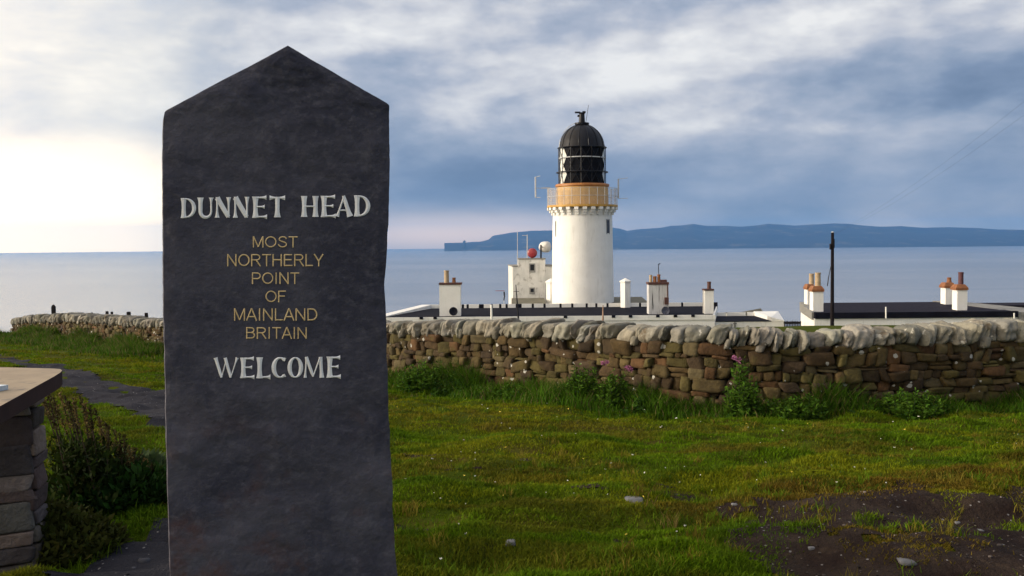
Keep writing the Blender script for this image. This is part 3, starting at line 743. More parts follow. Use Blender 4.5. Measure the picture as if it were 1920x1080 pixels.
mb = MB(); ux = np.array([.10, -.03]); uy = np.array([.03, .10]); c_ = onz(8.5, 727, plz + .012)[:2]
mb.box(c_ - ux * 3 - uy * 1.1, c_ - uy * 1.1 * .9, c_ + uy * .2, c_ - ux * 3 + uy * .2, plz + .001, plz + .022)
mb.build('plaque', mat('pale_blue_plaque', (.52, .60, .66), (.46, .54, .60), 12, .3), pl)
# pier of rubble under the slab: right face runs away from the viewer
gA = onz(72, 1040, float(H0(-2.45, 5.0)) - .0)
pa = A(62, 900, 4.95)[:2]                                   # near right corner of the pier
pu = np.array([-.56, 1.0]); pu = pu / np.linalg.norm(pu)   # along the slab edge, away
pv = np.array([-.97, -.22]); pv = pv / np.linalg.norm(pv)  # towards the left along the front
pier = Stones()
PALP = np.array([(.10, .088, .09), (.14, .122, .115), (.08, .068, .072), (.17, .157, .145), (.115, .095, .088)])
zb = float(H0(pa[0], pa[1])) - .08; zt_ = plz - .072
def pier_face(o, u, nrm2, length):
    z = zb
    while z < zt_ - .02:
        h_ = min(rng.uniform(.06, .15), zt_ - z)
        if zt_ - z - h_ < .06: h_ = zt_ - z
        s = -.02
        while s < length:
            w0 = rng.uniform(.06, .17); v = stone_shape(CS8, rng.uniform(9, 16), .010, facets=3, fo=.9, grain=(2.5, 2.5, 2.5))
            x = v[:, 0] * w0 * .488; d_ = v[:, 1] * .12; zq = v[:, 2] * h_ * .485
            c = o + u * (s + w0 / 2) - nrm2 * (.115 + rng.normal(0, .006))
            pier.add(np.stack([c[0] + u[0] * x + nrm2[0] * d_, c[1] + u[1] * x + nrm2[1] * d_, z + h_ / 2 + zq], -1), CF8, PALP[rng.integers(5)] * rng.uniform(.5, 1.4) * np.array([rng.uniform(.95, 1.2), 1, rng.uniform(.85, 1.05)]))
            s += w0
        z += h_
n_right = np.array([pu[1], -pu[0]]); n_front = np.array([pv[1], -pv[0]])
if n_front[1] > 0: n_front = -n_front
pier_face(pa, pu, n_right, .42); pier_face(pa, pv, n_front, .5)
PIERM = vmat('plinth_stone', .9, .12, bump=.02, bscale=34, extra=lambda n, v, c: n.mix(n.smooth(n.noise(v, 8, 7, .65), .4, .7, 0, .6), c, n.mix(1.0, c, (.55, .5, .48), 'MULTIPLY')))
pier.build('stonework', PIERM, pl)
mb = MB(); o = pa - n_right * .12 - n_front * .12
mb.box(o, o + pu * .3, o + pu * .3 + pv * .36, o + pv * .36, zb, zt_ - .004); mb.build('pier_core', CORE, pl)

# ------------------------------------------------------------------ lighthouse
LY = 95.0; PXM = LY / F * 1.0005
lc = A(1092.5, 500, LY); LX = lc[0]
def lz(py): return zz(1092.5, py, LY)
lh = thing('lighthouse', 'white round lighthouse tower with ochre gallery and black domed lantern', 'lighthouse', (LX, LY, -8.3))
r = lambda half: half * PXM
mb = MB(); mb.lathe(LX, LY, [(r(60), -8.5), (r(58.2), lz(580)), (r(57), lz(500)), (r(56), lz(430)), (r(55.4), lz(405)), (r(55.6), lz(398)), (r(56.5), lz(391))], 64)
tower = mb.build('tower', WHITE, lh, smooth=True)
for i in range(26):
    a = 2 * math.pi * (i + .5) / 26; ca, sa = math.cos(a), math.sin(a)
    mb = MB()
    for rad, z0, z1, wd in ((60.5, 403.5, 399.2, .36), (64, 398.8, 394.6, .36), (68, 394.2, 389.5, .38)):
        P = []
        for rr_, sg in ((55.2, -1), (rad - 2, -1), (rad - 2, 1), (55.2, 1)):
            P.append((LX + ca * r(rr_) - sa * wd / 2 * sg, LY + sa * r(rr_) + ca * wd / 2 * sg))
        mb.box(*P, lz(z0), lz(z1))
    mb.build('corbel', WHITE, lh)
mb = MB(); mb.lathe(LX, LY, [(r(54), lz(390.2)), (r(65.5), lz(389.3)), (r(66), lz(388.6)), (r(66), lz(385.2)), (r(48), lz(384.6))], 64)
mb.build('gallery_deck', GOLD, lh)
mb = MB(); mb.lathe(LX, LY, [(r(48.8), lz(386)), (r(48.2), lz(351))], 64); mb.build('service_drum', GOLD, lh, smooth=False)
mb = MB(); mb.lathe(LX, LY, [(r(47), lz(352)), (r(50.5), lz(350)), (r(50.5), lz(347)), (r(49), lz(345.6)), (r(40), lz(345))], 64); mb.build('cornice', GOLD_DARK, lh)
# railing: standards, hand rail and pale mesh infill
rail = MB()
for py in (354.5, 369):
    rail.tube([(LX + r(65.2) * math.cos(a), LY + r(65.2) * math.sin(a), lz(py)) for a in np.linspace(0, 2 * math.pi, 65)], .022, 6)
for i in range(26):
    a = 2 * math.pi * i / 26; x, y = LX + r(65.2) * math.cos(a), LY + r(65.2) * math.sin(a)
    rail.tube([(x, y, lz(386)), (x, y, lz(353.5))], .022, 6)
rl = rail.build('railing', GREYMETAL, lh)
mm = bpy.data.materials.new('railing_mesh'); mm.use_nodes = True; n = N(mm.node_tree); p_ = mm.node_tree.nodes['Principled BSDF']
p_.inputs['Base Color'].default_value = (.62, .58, .52, 1); p_.inputs['Roughness'].default_value = .6; p_.inputs['Alpha'].default_value = .24
mb = MB(); mb.lathe(LX, LY, [(r(65), lz(385)), (r(65), lz(355.5))], 64, cap=False); mb.build('mesh_infill', mm, rl)
# lantern lattice of triangular panes
LR = r(41.5); lv = [lz(345.5), lz(328.5), lz(311.5), lz(294.5), lz(277.5)]; NC = 14
def lp(k, i): a = 2 * math.pi * (i + (.5 if k % 2 else 0)) / NC + .1; return (LX + LR * math.cos(a), LY + LR * math.sin(a), lv[k])
bars = MB(); blank = MB(); panes = []
for k in range(4):
    for i in range(NC):
        if k % 2 == 0: tris = [((k, i), (k, i + 1), (k + 1, i)), ((k + 1, i), (k + 1, i + 1), (k, i + 1))]
        else: tris = [((k, i), (k, i + 1), (k + 1, i + 1)), ((k + 1, i), (k + 1, i + 1), (k, i))]
        for t3 in tris:
            P = [Vector(lp(*v)) for v in t3]; c = sum(P, Vector()) / 3; a = math.degrees(math.atan2(c.x - LX, -(c.y - LY)))
            out = Vector((c.x - LX, c.y - LY, 0)).normalized() * .02
            if -49 < a < 62: blank.add([p + out * 0 for p in P], [(0, 1, 2)])
            else:
                nrm_ = (P[1] - P[0]).cross(P[2] - P[0]).normalized() * .03
                panes.append([p for p in P])
            for a_, b_ in ((0, 1), (1, 2), (2, 0)):
                if t3[a_][0] != t3[b_][0] and t3[a_] < t3[b_] or True: pass
            bars.tube([P[0] + out, P[2] + out], .024, 5); bars.tube([P[1] + out, P[2] + out], .024, 5)
blank.build('blanked_glazing', DARKPANEL, lh)
for P in panes: MB().add(P, [(0, 1, 2)]).build('pane', PALEGLASS, lh)
bars.build('glazing_bars', BLACK, lh)
for py, mt, rad in ((277.5, BLACK, 45), (297, GREYMETAL, 43.2), (323.5, BLACK, 47.5)):
    mb = MB(); mb.tube([(LX + r(rad) * math.cos(a), LY + r(rad) * math.sin(a), lz(py)) for a in np.linspace(0, 2 * math.pi, 57)], .055, 6); mb.build('lantern_rail', mt, lh)
for i in range(14):
    a = 2 * math.pi * (i + .25) / 14; x, y = LX + r(44.6) * math.cos(a), LY + r(44.6) * math.sin(a)
    mb = MB(); mb.tube([(x, y, lz(345)), (x, y, lz(277))], .03, 5); mb.build('standard', BLACK, lh)
prof = [(r(42.5), lz(278)), (r(42.2), lz(276))]
for k in range(1, 13):
    t = k / 12 * math.pi / 2 * .88; prof.append((r(41) * math.cos(t), lz(276) + (lz(234) - lz(276)) * math.sin(t) / math.sin(math.pi / 2 * .88)))
mb = MB(); mb.lathe(LX, LY, prof, 40); dome = mb.build('dome', BLACK, lh, smooth=True)
for i in range(14):
    a = 2 * math.pi * i / 14
    mb = MB(); mb.tube([(LX + (q_[0] + .02) * math.cos(a), LY + (q_[0] + .02) * math.sin(a), q_[1]) for q_ in prof[1:]], .035, 5); mb.build('rib', BLACK, dome)
mb = MB(); mb.tube([(LX + r(x_) * 1.0, LY - .3, lz(y_)) for x_, y_ in ((-43, 277), (-41, 262), (-34, 248), (-24, 237), (-13, 231))], .03, 5); mb.build('ladder_rail', GREYMETAL, dome)
mb = MB(); mb.lathe(LX, LY, [(r(11), lz(238)), (r(13.5), lz(233)), (r(13.5), lz(230.5)), (r(6), lz(230)), (r(5), lz(214)), (r(6), lz(212.5)), (r(2), lz(210.5))], 20)
vent = mb.build('ventilator', BLACK, lh)
mb = MB(); mb.bx(LX - r(13), LX - r(3), LY - .1, LY + .1, lz(212.3), lz(209.3)); mb.bx(LX + r(1), LX + r(7), LY - .1, LY + .1, lz(212), lz(208.6)); mb.bx(LX - r(8), LX - r(2), LY - .15, LY + .15, lz(219), lz(215.5)); mb.tube([(LX - r(8), LY, lz(210.8)), (LX + r(4), LY, lz(210.8))], .04, 6)
mb.build('wind_vane', BLACK, vent)
mb = MB(); mb.tube([(LX + r(7), LY, lz(232)), (LX + r(9.5), LY, lz(216)), (LX + r(12.5), LY, lz(197))], .022, 5); mb.build('whip_aerial', BLACK, lh)
# side aerials on the gallery
for sgn, x0, xm, ya, yb, yarm in ((-1, 1026, 1005, 332, 370, 352.5), (1, 1157.5, 1159, 337, 373, 355)):
    mb = MB(); xm_ = LX + (xm - 1092.5) * PXM; xr = LX + (x0 - 1092.5) * PXM
    mb.tube([(xm_, LY - .5, lz(yb)), (xm_, LY - .5, lz(ya))], .07, 8)
    if sgn < 0: mb.tube([(xm_, LY - .5, lz(yarm)), (xr, LY - .5, lz(yarm))], .025, 6); mb.bx(xr - .5, xr + .35, LY - .6, LY - .4, lz(353.5), lz(351.5))
    for yy in (ya, yb): mb.tube([(xm_, LY - .5, lz(yy)), (xm_ + (9 if sgn < 0 else 17) * PXM, LY - .7, lz(yy - 2 * (yy == ya)))], .025, 5)
    mb.build('side_aerial', GREYMETAL, lh)
# tower windows
for px, y0, y1, hw in ((1136.8, 412, 440, 3.6), (1042.0, 414, 444, .7)):
    a = math.asin((px - 1092.5) / 55.4); rr_ = r(55.9)
    def wpq(off, y, rad): x_ = a + off; return (LX + rad * math.sin(x_), LY - rad * math.cos(x_), lz(y))
    da = hw * PXM / rr_ / max(math.cos(a), .35)
    mb = MB(); V = [wpq(-da, y1, rr_ + .02), wpq(da, y1, rr_ + .02), wpq(da, y0, rr_ + .02), wpq(-da, y0, rr_ + .02), wpq(-da, y1, rr_ - .4), wpq(da, y1, rr_ - .4), wpq(da, y0, rr_ - .4), wpq(-da, y0, rr_ - .4)]
    mb.add(V, [(0, 1, 2, 3), (7, 6, 5, 4), (0, 4, 5, 1), (1, 5, 6, 2), (2, 6, 7, 3), (3, 7, 4, 0)]); wn = mb.build('window', WINDOWGREY, lh)
    mb = MB(); mb.add([wpq(-da * .7, y1 - 2, rr_ + .03), wpq(da * .7, y1 - 2, rr_ + .03), wpq(da * .7, y0 + 2, rr_ + .03), wpq(-da * .7, y0 + 2, rr_ + .03)], [(0, 1, 2, 3)]); mb.build('window_pane', GLASSDARK, wn)

# ------------------------------------------------------------------ equipment block behind the tower
EY = 99.0
def fbox(mb, x0, y0, x1, y1, Y, dep, side=0.0):
    """block whose front face spans photo x0..x1 / y0..y1 at distance Y"""
    a, b = A(x0, y1, Y), A(x1, y1, Y); zt = zz((x0 + x1) / 2, y0, Y); zb = zz((x0 + x1) / 2, y1, Y)
    return mb.box((a[0], Y), (b[0], Y), (b[0] + side, Y + dep), (a[0] + side, Y + dep), zb, zt)
eb = thing('equipment_block', 'weathered white blocky building with small grey windows left of the lighthouse', 'building', (A(995, 560, EY)[0], EY, -8.3))
mb = MB(); a, b, c = A(961.7, 560, EY), A(1037, 560, EY), A(953.6, 560, EY + 6)
zt = zz(995, 499.8, EY)
mb.box((a[0], EY), (b[0], EY), (b[0], EY + 6), (c[0], EY + 6), -8.5, zt); mb.build('wall', WHITE_DIRTY, eb)
mb = MB(); a2, b2 = A(972.5, 560, EY), A(1022.8, 560, EY); mb.bx(a2[0], b2[0], EY + .003 - .06, EY + 4.5, zz(995, 575, EY), zz(995, 485.5, EY)); mb.build('stair_head', WHITE_DIRTY, eb)
mb = MB(); mb.bx(a2[0] - .06, b2[0] + .06, EY - .12, EY + 4.6, zz(995, 486.2, EY), zz(995, 484.6, EY)); mb.build('roof_edge', GREYSTONE, eb)
mb = MB(); mb.box((a[0] - .05, EY - .08), (a2[0] - .07, EY - .08), (a2[0] - .07, EY + 6.05), (c[0] - .05, EY + 6.05), zt + .002, zt + .10); mb.build('roof_edge', GREYSTONE, eb)
mb = MB(); mb.bx(b2[0] + .07, b[0] + .05, EY - .08, EY + 6.05, zt + .002, zt + .10); mb.build('roof_edge', GREYSTONE, eb)
for x0, y0, x1, y1 in ((992, 494, 1003.8, 511), (992.5, 539, 1003, 551.5)):
    mb = MB(); fbox(mb, x0, y0, x1, y1, EY - .12, .3); wn = mb.build('window', WINDOWGREY, eb)
    mb = MB(); fbox(mb, x0 + 2.2, y0 + 2, x1 - 2.2, y1 - 4, EY - .14, .1); mb.build('window_pane', GLASSDARK, wn)
def drum(name, px, py, Y, rad, dep, mt, label, ydir, pole=None):
    c = A(px, py, Y); bz = zz(px, 500, Y)
    t = thing(name, label, 'antenna', (c[0], c[1], bz))
    d2 = Vector((ydir[0], ydir[1], 0)).normalized(); sidev = Vector((-d2.y, d2.x, 0)); V = []; Fc = []; n = 28
    prof = [(0.02, -dep * .62), (rad * .6, -dep * .55), (rad * .9, -dep * .36), (rad, -dep * .12), (rad, dep * .30), (rad * .92, dep * .42), (rad * .6, dep * .52), (.02, dep * .56)]
    for rr_, q_ in prof:
        for i in range(n):
            an = 2 * math.pi * i / n; p = Vector(c) + d2 * q_ + sidev * rr_ * math.cos(an) + Vector((0, 0, 1)) * rr_ * math.sin(an); V.append(p)
    for k in range(len(prof) - 1):
        for i in range(n): j = (i + 1) % n; Fc.append((k * n + i, k * n + j, (k + 1) * n + j, (k + 1) * n + i))
    mesh('drum', V, Fc, mt, t, smooth=True)
    mb = MB()
    if pole: x, y0, y1 = pole; pp_ = A(x, y1, Y - .7); mb.tube([tuple(A(x, y1, Y - .7)), tuple(A(x, y0, Y - .7))], .085, 8); mb.tube([tuple(A(x, py, Y - .7)), tuple(c)], .06, 6)
    else: mb.tube([(c[0], c[1] + .1, zz(px, 485, Y)), (c[0], c[1] + .1, c[2] - rad * .8)], .12, 8)
    mb.build('pole', BLACK, t); return t
drum('drum_antenna', 998.2, 474.4, EY + 1.2, .49, .55, REDDRUM, 'dark red round drum antenna on the roof of the white block', (-.2, -1))
drum('drum_antenna', 1022, 463, EY + 1.4, .55, 1.0, WHITEDRUM, 'white round drum antenna on a black pole beside the tower', (.85, -.6), (1014.3, 459, 485.5))
for px, y0, y1, lab in ((970.3, 434.5, 499.5, 'tall thin whip mast on the left roof edge of the white block'), (988.6, 440, 485, 'thin white mast with a short cross arm beside the red drum')):
    b_, t2 = A(px, y1, EY + 2), A(px, y0, EY + 2); m_ = thing('antenna_mast', lab, 'mast', b_, 'thin masts on the white block roof')
    mb = MB(); mb.tube([tuple(b_), tuple(b_ + (t2 - b_) * .45)], .045, 6); mb.build('mast_tube', GREYMETAL, m_)
    mb = MB(); mb.tube([tuple(b_ + (t2 - b_) * .45 + np.array([0, 0, .001])), tuple(t2)], .03 if px < 980 else .045, 6); mb.build('mast_tip', GREYMETAL, m_)
    if px > 980:
        mb = MB(); zA = zz(px, 441.5, EY + 2); mb.tube([(b_[0] - .5, b_[1], zA), (b_[0] + .05, b_[1], zA)], .03, 6); mb.build('cross_arm', GREYMETAL, m_)

def pillar(px0, px1, ytop, ycap, ybot, Y, label):
    c = A((px0 + px1) / 2, 550, Y); hw = (px1 - px0) / 2 * Y / F
    t = thing('vent_pillar', label, 'vent', (c[0], Y, zz(px0, ybot, Y)), 'white capped vents beside the tower')
    q_ = lambda py: zz((px0 + px1) / 2, py, Y)
    mb = MB(); mb.lathe(c[0], Y, [(hw, q_(ybot) - .6), (hw, q_(ycap))], 6, ph=R(18)); mb.build('shaft', WHITE, t)
    mb = MB(); mb.lathe(c[0], Y, [(hw * 1.18, q_(ycap) + .002), (hw * 1.2, q_(ycap - 2.2)), (hw * .55, q_(ytop + 2.2)), (.04, q_(ytop))], 6, ph=R(18)); mb.build('cap', WHITE, t)
pillar(1162.5, 1183, 521.5, 529, 573, 90, 'white six sided vent pillar with pointed cap right of the tower')
pillar(1023.5, 1044, 522, 529, 573, 89.5, 'white six sided vent pillar with pointed cap partly behind the tower left edge') if False else pillar(1023.5, 1043, 522, 530, 574, 97.3, 'white six sided vent pillar with pointed cap showing past the tower left edge')

# low ranges by the tower foot
def low_range(x0, x1, ytop, ybot, Y, dep, label):
    a, b = A(x0, ytop, Y), A(x1, ytop, Y); t = thing('low_outbuilding', label, 'outbuilding', ((a[0] + b[0]) / 2, Y, -8.2))
    z1 = zz((x0 + x1) / 2, ybot, Y)
    mb = MB(); mb.bx(a[0], b[0], Y, Y + dep, -8.4, z1); mb.build('wall', ROOFDARK, t)
    mb = MB(); mb.box((a[0] - .1, Y - .1), (b[0] + .1, Y - .1), (b[0] + .1, Y + dep), (a[0] - .1, Y + dep), z1 + .002, z1 + .1, [z1 + .12, z1 + .12, z1 + .46, z1 + .46]); mb.build('roof', OLIVE, t)
low_range(1148, 1217, 566, 572.5, 92.5, 6, 'low outbuilding with mossy flat roof right of the tower foot')
low_range(961, 1022, 567, 573.5, 93, 5, 'low outbuilding with mossy flat roof below the white block')

# ------------------------------------------------------------------ keepers' buildings
def chimney(house, x0, x1, yt, yb, Y, dep, mt, cap, pots, capmt, side=0.0):
    """cap = (overhang px, height px); pots = [(x0,x1,ytop,material,taper)]"""
    mb = MB(); fbox(mb, x0, yt, x1, yb + 6, Y, dep); ch = mb.build('chimney', mt, house)
    mb = MB(); ov, hh = cap; px = Y / F
    if ov > 0 and hh < 7:
        fbox(mb, x0 - ov, yt - hh, x1 + ov, yt - .05, Y - ov * px, dep + 2 * ov * px)
    else:
        a, b = A(x0 - ov, yt, Y - ov * px), A(x1 + ov, yt, Y); zt0, zt1, zt2 = zz(x0, yt - .05, Y), zz(x0, yt - hh * .4, Y), zz(x0, yt - hh, Y)
        o = ov * px
        mb.bx(a[0], b[0], Y - o, Y + dep + o, zt0, zt1)
        i1, i2 = o * 1.6, o * 2.4
        V = [(a[0], Y - o, zt1 + .002), (b[0], Y - o, zt1 + .002), (b[0], Y + dep + o, zt1 + .002), (a[0], Y + dep + o, zt1 + .002)]
        V += [(a[0] + i2, Y - o + i2, zt2), (b[0] - i2, Y - o + i2, zt2), (b[0] - i2, Y + dep + o - i2, zt2), (a[0] + i2, Y + dep + o - i2, zt2)]
        mb.add(V, [(4, 5, 6, 7), (0, 1, 5, 4), (1, 2, 6, 5), (2, 3, 7, 6), (3, 0, 4, 7), (3, 2, 1, 0)])
    mb.build('chimney_cap', capmt, ch)
    for p0, p1, y0, pm, tp in pots:
        c = A((p0 + p1) / 2, yt - hh, Y + dep / 2); rr_ = (p1 - p0) / 2 * Y / F; z0 = zz((p0 + p1) / 2, yt - hh + .5, Y); z1 = zz((p0 + p1) / 2, y0, Y)
        mb = MB(); mb.lathe(c[0], Y + dep / 2, [(rr_ * tp, z0), (rr_, z1 - .12), (rr_ * 1.12, z1 - .1), (rr_ * 1.12, z1), (rr_ * .8, z1), (rr_ * .75, z1 - .2)], 14, cap=False)
        mb.build('chimney_pot', pm, ch, smooth=False)
    return ch

# long flat-roofed range in front of the tower
AYf, AYb = 80.0, 91.0
fl, fr_ = pt(697, AYf, 592), pt(1340, AYf, 592); bl, br_ = pt(792, AYb, 577), pt(1345, AYb, 577)
RZ = 1.6 - 5.90
ha = thing('keepers_range', 'long low white building with a dark flat roof and segmented white parapet', 'building', ((fl[0] + fr_[0]) / 2, 85, -7.4))
mb = MB(); mb.box(fl, fr_, br_, bl, -7.6, RZ - .02); mb.build('wall', WHITE, ha)
ins = lambda p, dx, dy: (p[0] + dx, p[1] + dy)
mb = MB(); mb.box(ins(fl, .9, .12), ins(fr_, -.15, .12), ins(br_, -.15, -.15), ins(bl, .9, -.15), RZ - .019, RZ + .03); mb.build('roof', ROOFDARK, ha)
mb = MB(); mb.box(ins(fl, -.05, -.08), ins(fr_, .05, -.08), ins(fr_, .05, .118), ins(fl, .05, .118), RZ - .36, RZ + .012); mb.build('fascia', WHITE, ha)
# side parapet runs up the left edge
mb = MB(); mb.box(ins(fl, -.06, .12), ins(fl, .88, .12), ins(bl, .88, 0), ins(bl, -.06, 0), RZ - .3, RZ + .16, [RZ + .06, RZ + .06, RZ + .36, RZ + .36]); mb.build('side_parapet', WHITE, ha)
mb = MB(); mb.box(ins(bl, .9, -.14), ins(br_, 0, -.14), ins(br_, 0, .1), ins(bl, .9, .1), RZ - .2, RZ + .35); mb.build('rear_parapet', ROOFDARK, ha)
joints = [798, 826, 868, 877, 900, 905, 922, 938, 950, 969, 976, 999, 1021, 1051, 1073, 1100, 1118, 1139, 1171, 1200, 1216, 1250, 1279, 1319]
for j0, j1 in zip(joints[:-1], joints[1:]):
    if j1 - j0 < 8: continue
    a, b = pt(j0 + 2.2, AYb - .2, 574), pt(j1 - 2.2, AYb - .2, 574); mb = MB(); mb.box((a[0], AYb - .32), (b[0], AYb - .32), (b[0], AYb - .145), (a[0], AYb - .145), RZ + .02, RZ + .37)
    mb.build('parapet_panel', WHITE, ha)
for px in (790, 816, 1150, 1182, 1233, 1266, 1299, 1060):
    a = pt(px, AYf, 592); mb = MB(); mb.bx(a[0] - .14, a[0] + .14, AYf - .14, AYf - .082, RZ - .14, RZ + .06); mb.build('gutter_outlet', ROOFDARK, ha)
CHY = 80.9
def streaks(n, vec, c):
    s = n.noise(n.v('MULTIPLY', vec, (5, 5, .3)), 1.4, 5); return n.mix(n.smooth(s, .56, .66), c, (.05, .045, .045))
STREAK = mat('white_paint_black_streaks', (.56, .56, .57), (.48, .48, .49), 1, .7, .004, 20, extra=streaks)
chimney(ha, 824.2, 863.8, 534, 590, CHY, 1.1, WHITE, (1.6, 3.6), [(833, 841.8, 507.4, CREAMPOT, 1.08), (848.3, 854.2, 521, TERRA, 1.25)], RUST)
c2 = chimney(ha, 1216.8, 1253.5, 533.8, 591, CHY + .1, 1.2, STREAK, (1.2, 4.4), [(1217.5, 1222.8, 516, CREAMPOT, 1.05), (1224.5, 1231, 518.5, TERRA, 1.1), (1232.5, 1238.2, 515, TERRA, 1.05)], RUST)
mb = MB(); fbox(mb, 1238.5, 524.6, 1250.5, 529.4, CHY + .5, .6); mb.build('flue_block', RUST, c2)
mb = MB(); fbox(mb, 1251.2, 533.5, 1253, 558, CHY - .06, .12); fbox(mb, 1246.2, 557.8, 1254, 571, CHY - .1, .18); mb.build('flue_pipe', RUST, c2)
chimney(ha, 1321.6, 1338.2, 545, 590, CHY + .1, .9, WHITE, (1.0, 3), [(1326, 1333, 528.5, RUST, 1.1)], RUST)
def dish(px, py, Y, rp, mt, label):
    c = A(px, py, Y); rr_ = rp * Y / F; t = thing('satellite_dish', label, 'satellite dish', (c[0], c[1], c[2] - rr_)); V = []; Fc = []; n = 24
    for k, (q_, dy) in enumerate(((0.0, .12), (.5, .09), (.85, .03), (1, 0), (1, -.03), (.85, 0), (.5, .06), (0, .09))):
        for i in range(n): a = 2 * math.pi * i / n; V.append((c[0] + rr_ * max(q_, .02) * math.cos(a), c[1] - .15 + dy, c[2] + rr_ * max(q_, .02) * math.sin(a)))
    for k in range(7):
        for i in range(n): j = (i + 1) % n; Fc.append((k * n + i, k * n + j, (k + 1) * n + j, (k + 1) * n + i))
    mesh('reflector', V, Fc, mt, t, smooth=True)
    mb = MB(); mb.tube([(c[0], c[1] - .1, c[2] - rr_ * .95), (c[0], c[1] - .45, c[2] - rr_ * .3)], .02, 5); mb.build('feed_arm', BLACK, t)
    mb = MB(); mb.tube([(c[0], c[1] - .02, c[2]), (c[0], c[1] + .35, c[2])], .03, 5); mb.build('bracket', BLACK, t)
dish(850.3, 583.5, CHY - .3, 8.0, DISHGREY, 'round dark satellite dish on the front of the wide white chimney')
dish(1247.4, 582.3, CHY - .3, 7.8, mat('slate_grey_dish', (.06, .065, .10), (.08, .085, .12), 4, .5), 'round slate grey satellite dish on the black streaked chimney')
b_ = A(1235.3, 516, CHY + .7); ta = thing('television_aerial', 'thin hooked aerial rising from the black streaked chimney', 'aerial', b_)
mb = MB(); mb.tube([tuple(b_), tuple(A(1234.6, 503, CHY + .7)), tuple(A(1235, 498, CHY + .7))], .03, 6); mb.build('mast_tube', BLACK, ta)
mb = MB(); mb.tube([tuple(A(1233.6, 496.5, CHY + .7)), tuple(A(1238.3, 493.6, CHY + .7))], .035, 6); mb.tube([tuple(A(1235, 498, CHY + .7)), tuple(A(1236, 495, CHY + .7))], .03, 6); mb.build('aerial_head', BLACK, ta)

# small lower range to the right with a shed behind
BY = 82.0
z1 = zz(1400, 603, BY); a, b = pt(1341.5, BY, 603), pt(1446, BY, 603); e = pt(1470, BY, 603); ee = pt(1459, BY + 6, 592)
hb = thing('low_white_annexe', 'small low white annexe with dark roof strip right of the long building', 'building', ((a[0] + e[0]) / 2, BY + 3, -7))
mb = MB(); mb.bx(a[0], e[0], BY, BY + 6, -7.4, z1); mb.build('wall', WHITE, hb)
mb = MB(); mb.box((a[0] + .02, BY - .05), (b[0], BY - .05), (b[0], BY + 5.7), (a[0] + .02, BY + 5.7), z1 + .002, z1 + .05); mb.build('roof', ROOFDARK, hb)
mb = MB(); mb.box((b[0] + .002, BY - .06), (e[0], BY - .06), (ee[0], BY + 6), (b[0] + .002, BY + 6), z1 + .002, z1 + .1, [z1 + .34, z1 + .06, z1 + .42, z1 + .42]); mb.build('end_parapet', WHITE, hb)
for x0, x1 in ((1343, 1361), (1364, 1398), (1402, 1414), (1418, 1430), (1434, 1445)):
    p0, p1 = pt(x0, BY + 5.7, 594), pt(x1, BY + 5.7, 594); mb = MB(); mb.bx(p0[0], p1[0], BY + 5.702, BY + 5.9, z1 + .0, z1 + .36); mb.build('parapet_panel', WHITE, hb)
mb = MB(); q_ = A(1378, 613, BY - .2); mb.tube([tuple(q_ - [0, 0, .3]), tuple(A(1378, 602, BY - .2))], .06, 6, .03); mb.bx(q_[0] - .14, q_[0] + .14, BY - .28, BY - .12, zz(1378, 607, BY), zz(1378, 606, BY))
mb.build('downpipe', BLACK, hb)
SY = 100.0; a, b = pt(1375, SY, 586), pt(1433.5, SY, 586)
sh = thing('pitched_shed', 'small grey roofed shed standing behind the low white annexe', 'shed', ((a[0] + b[0]) / 2, SY + 2, -8.2))
mb = MB(); zs = zz(1400, 590.5, SY); mb.bx(a[0], b[0], SY, SY + 4, -8.5, zs); mb.build('wall', WHITE, sh)
mb = MB(); zr = zz(1400, 580.5, SY + 2); mb.add([(a[0] - .1, SY - .15, zs + .0), (b[0] + .1, SY - .15, zs), (b[0] + .1, SY + 2, zr + .12), (a[0] + 1.0, SY + 2, zr - .28), (b[0] + .1, SY + 4.1, zs), (a[0] - .1, SY + 4.1, zs)], [(0, 1, 2, 3), (3, 2, 4, 5), (0, 3, 5), (1, 4, 2), (0, 5, 4, 1)]); mb.build('roof', OLIVE, sh)

# right-hand dwelling
CY = 72.0
fl, fr_ = pt(1527, CY, 597), pt(1908, CY + .0, 597); bl = pt(1501.5, CY + 9, 582); br_ = pt(1848, CY + 9.5, 570)
z1 = zz(1700, 596, CY); z2 = zz(1700, 585, CY)
hc = thing('keepers_dwelling', 'white flat roofed dwelling with two pairs of capped chimneys on the right', 'building', ((fl[0] + fr_[0]) / 2, CY + 4, -6))
mb = MB(); mb.box(fl, fr_, (fr_[0], CY + 9), bl, -6.5, z1, [z1, z1, z2 - .02, z2 - .02]); mb.build('wall', WHITE, hc)
mb = MB(); mb.box(ins(fl, .03, -.10), ins(fr_, 0, -.10), (fr_[0], CY + .25), ins(fl, .03, .25), z1 - .002, z2); mb.build('fascia', ROOFDARK, hc)
mb = MB(); mb.box(ins(fl, .06, .252), ins(fr_, 0, .252), (fr_[0] - .3, CY + 9), ins(bl, .9, 0), z1, z2 - .03, [z2 - .06, z2 - .06, z2 + .16, z2 + .16]); mb.build('roof', SLATE, hc)
mb = MB(); mb.box(ins(fl, -.12, .253), ins(fl, .05, .253), ins(bl, .88, 0), ins(bl, -.1, 0), z1 - .1, z2, [z2 + .02, z2 + .02, z2 + .25, z2 + .25]); mb.build('coping', GREYSTONE, hc)
mb = MB(); mb.box(ins(fr_, .003, -.05), ins(fr_, 3.5, -.3), (fr_[0] - .6, CY + 9.4), (fr_[0] - 2.2, CY + 9.4), z1 - .3, z2 + .05, [z2 - .08, z2 - .08, z2 + .22, z2 + .22]); mb.build('party_coping', GREYSTONE, hc)
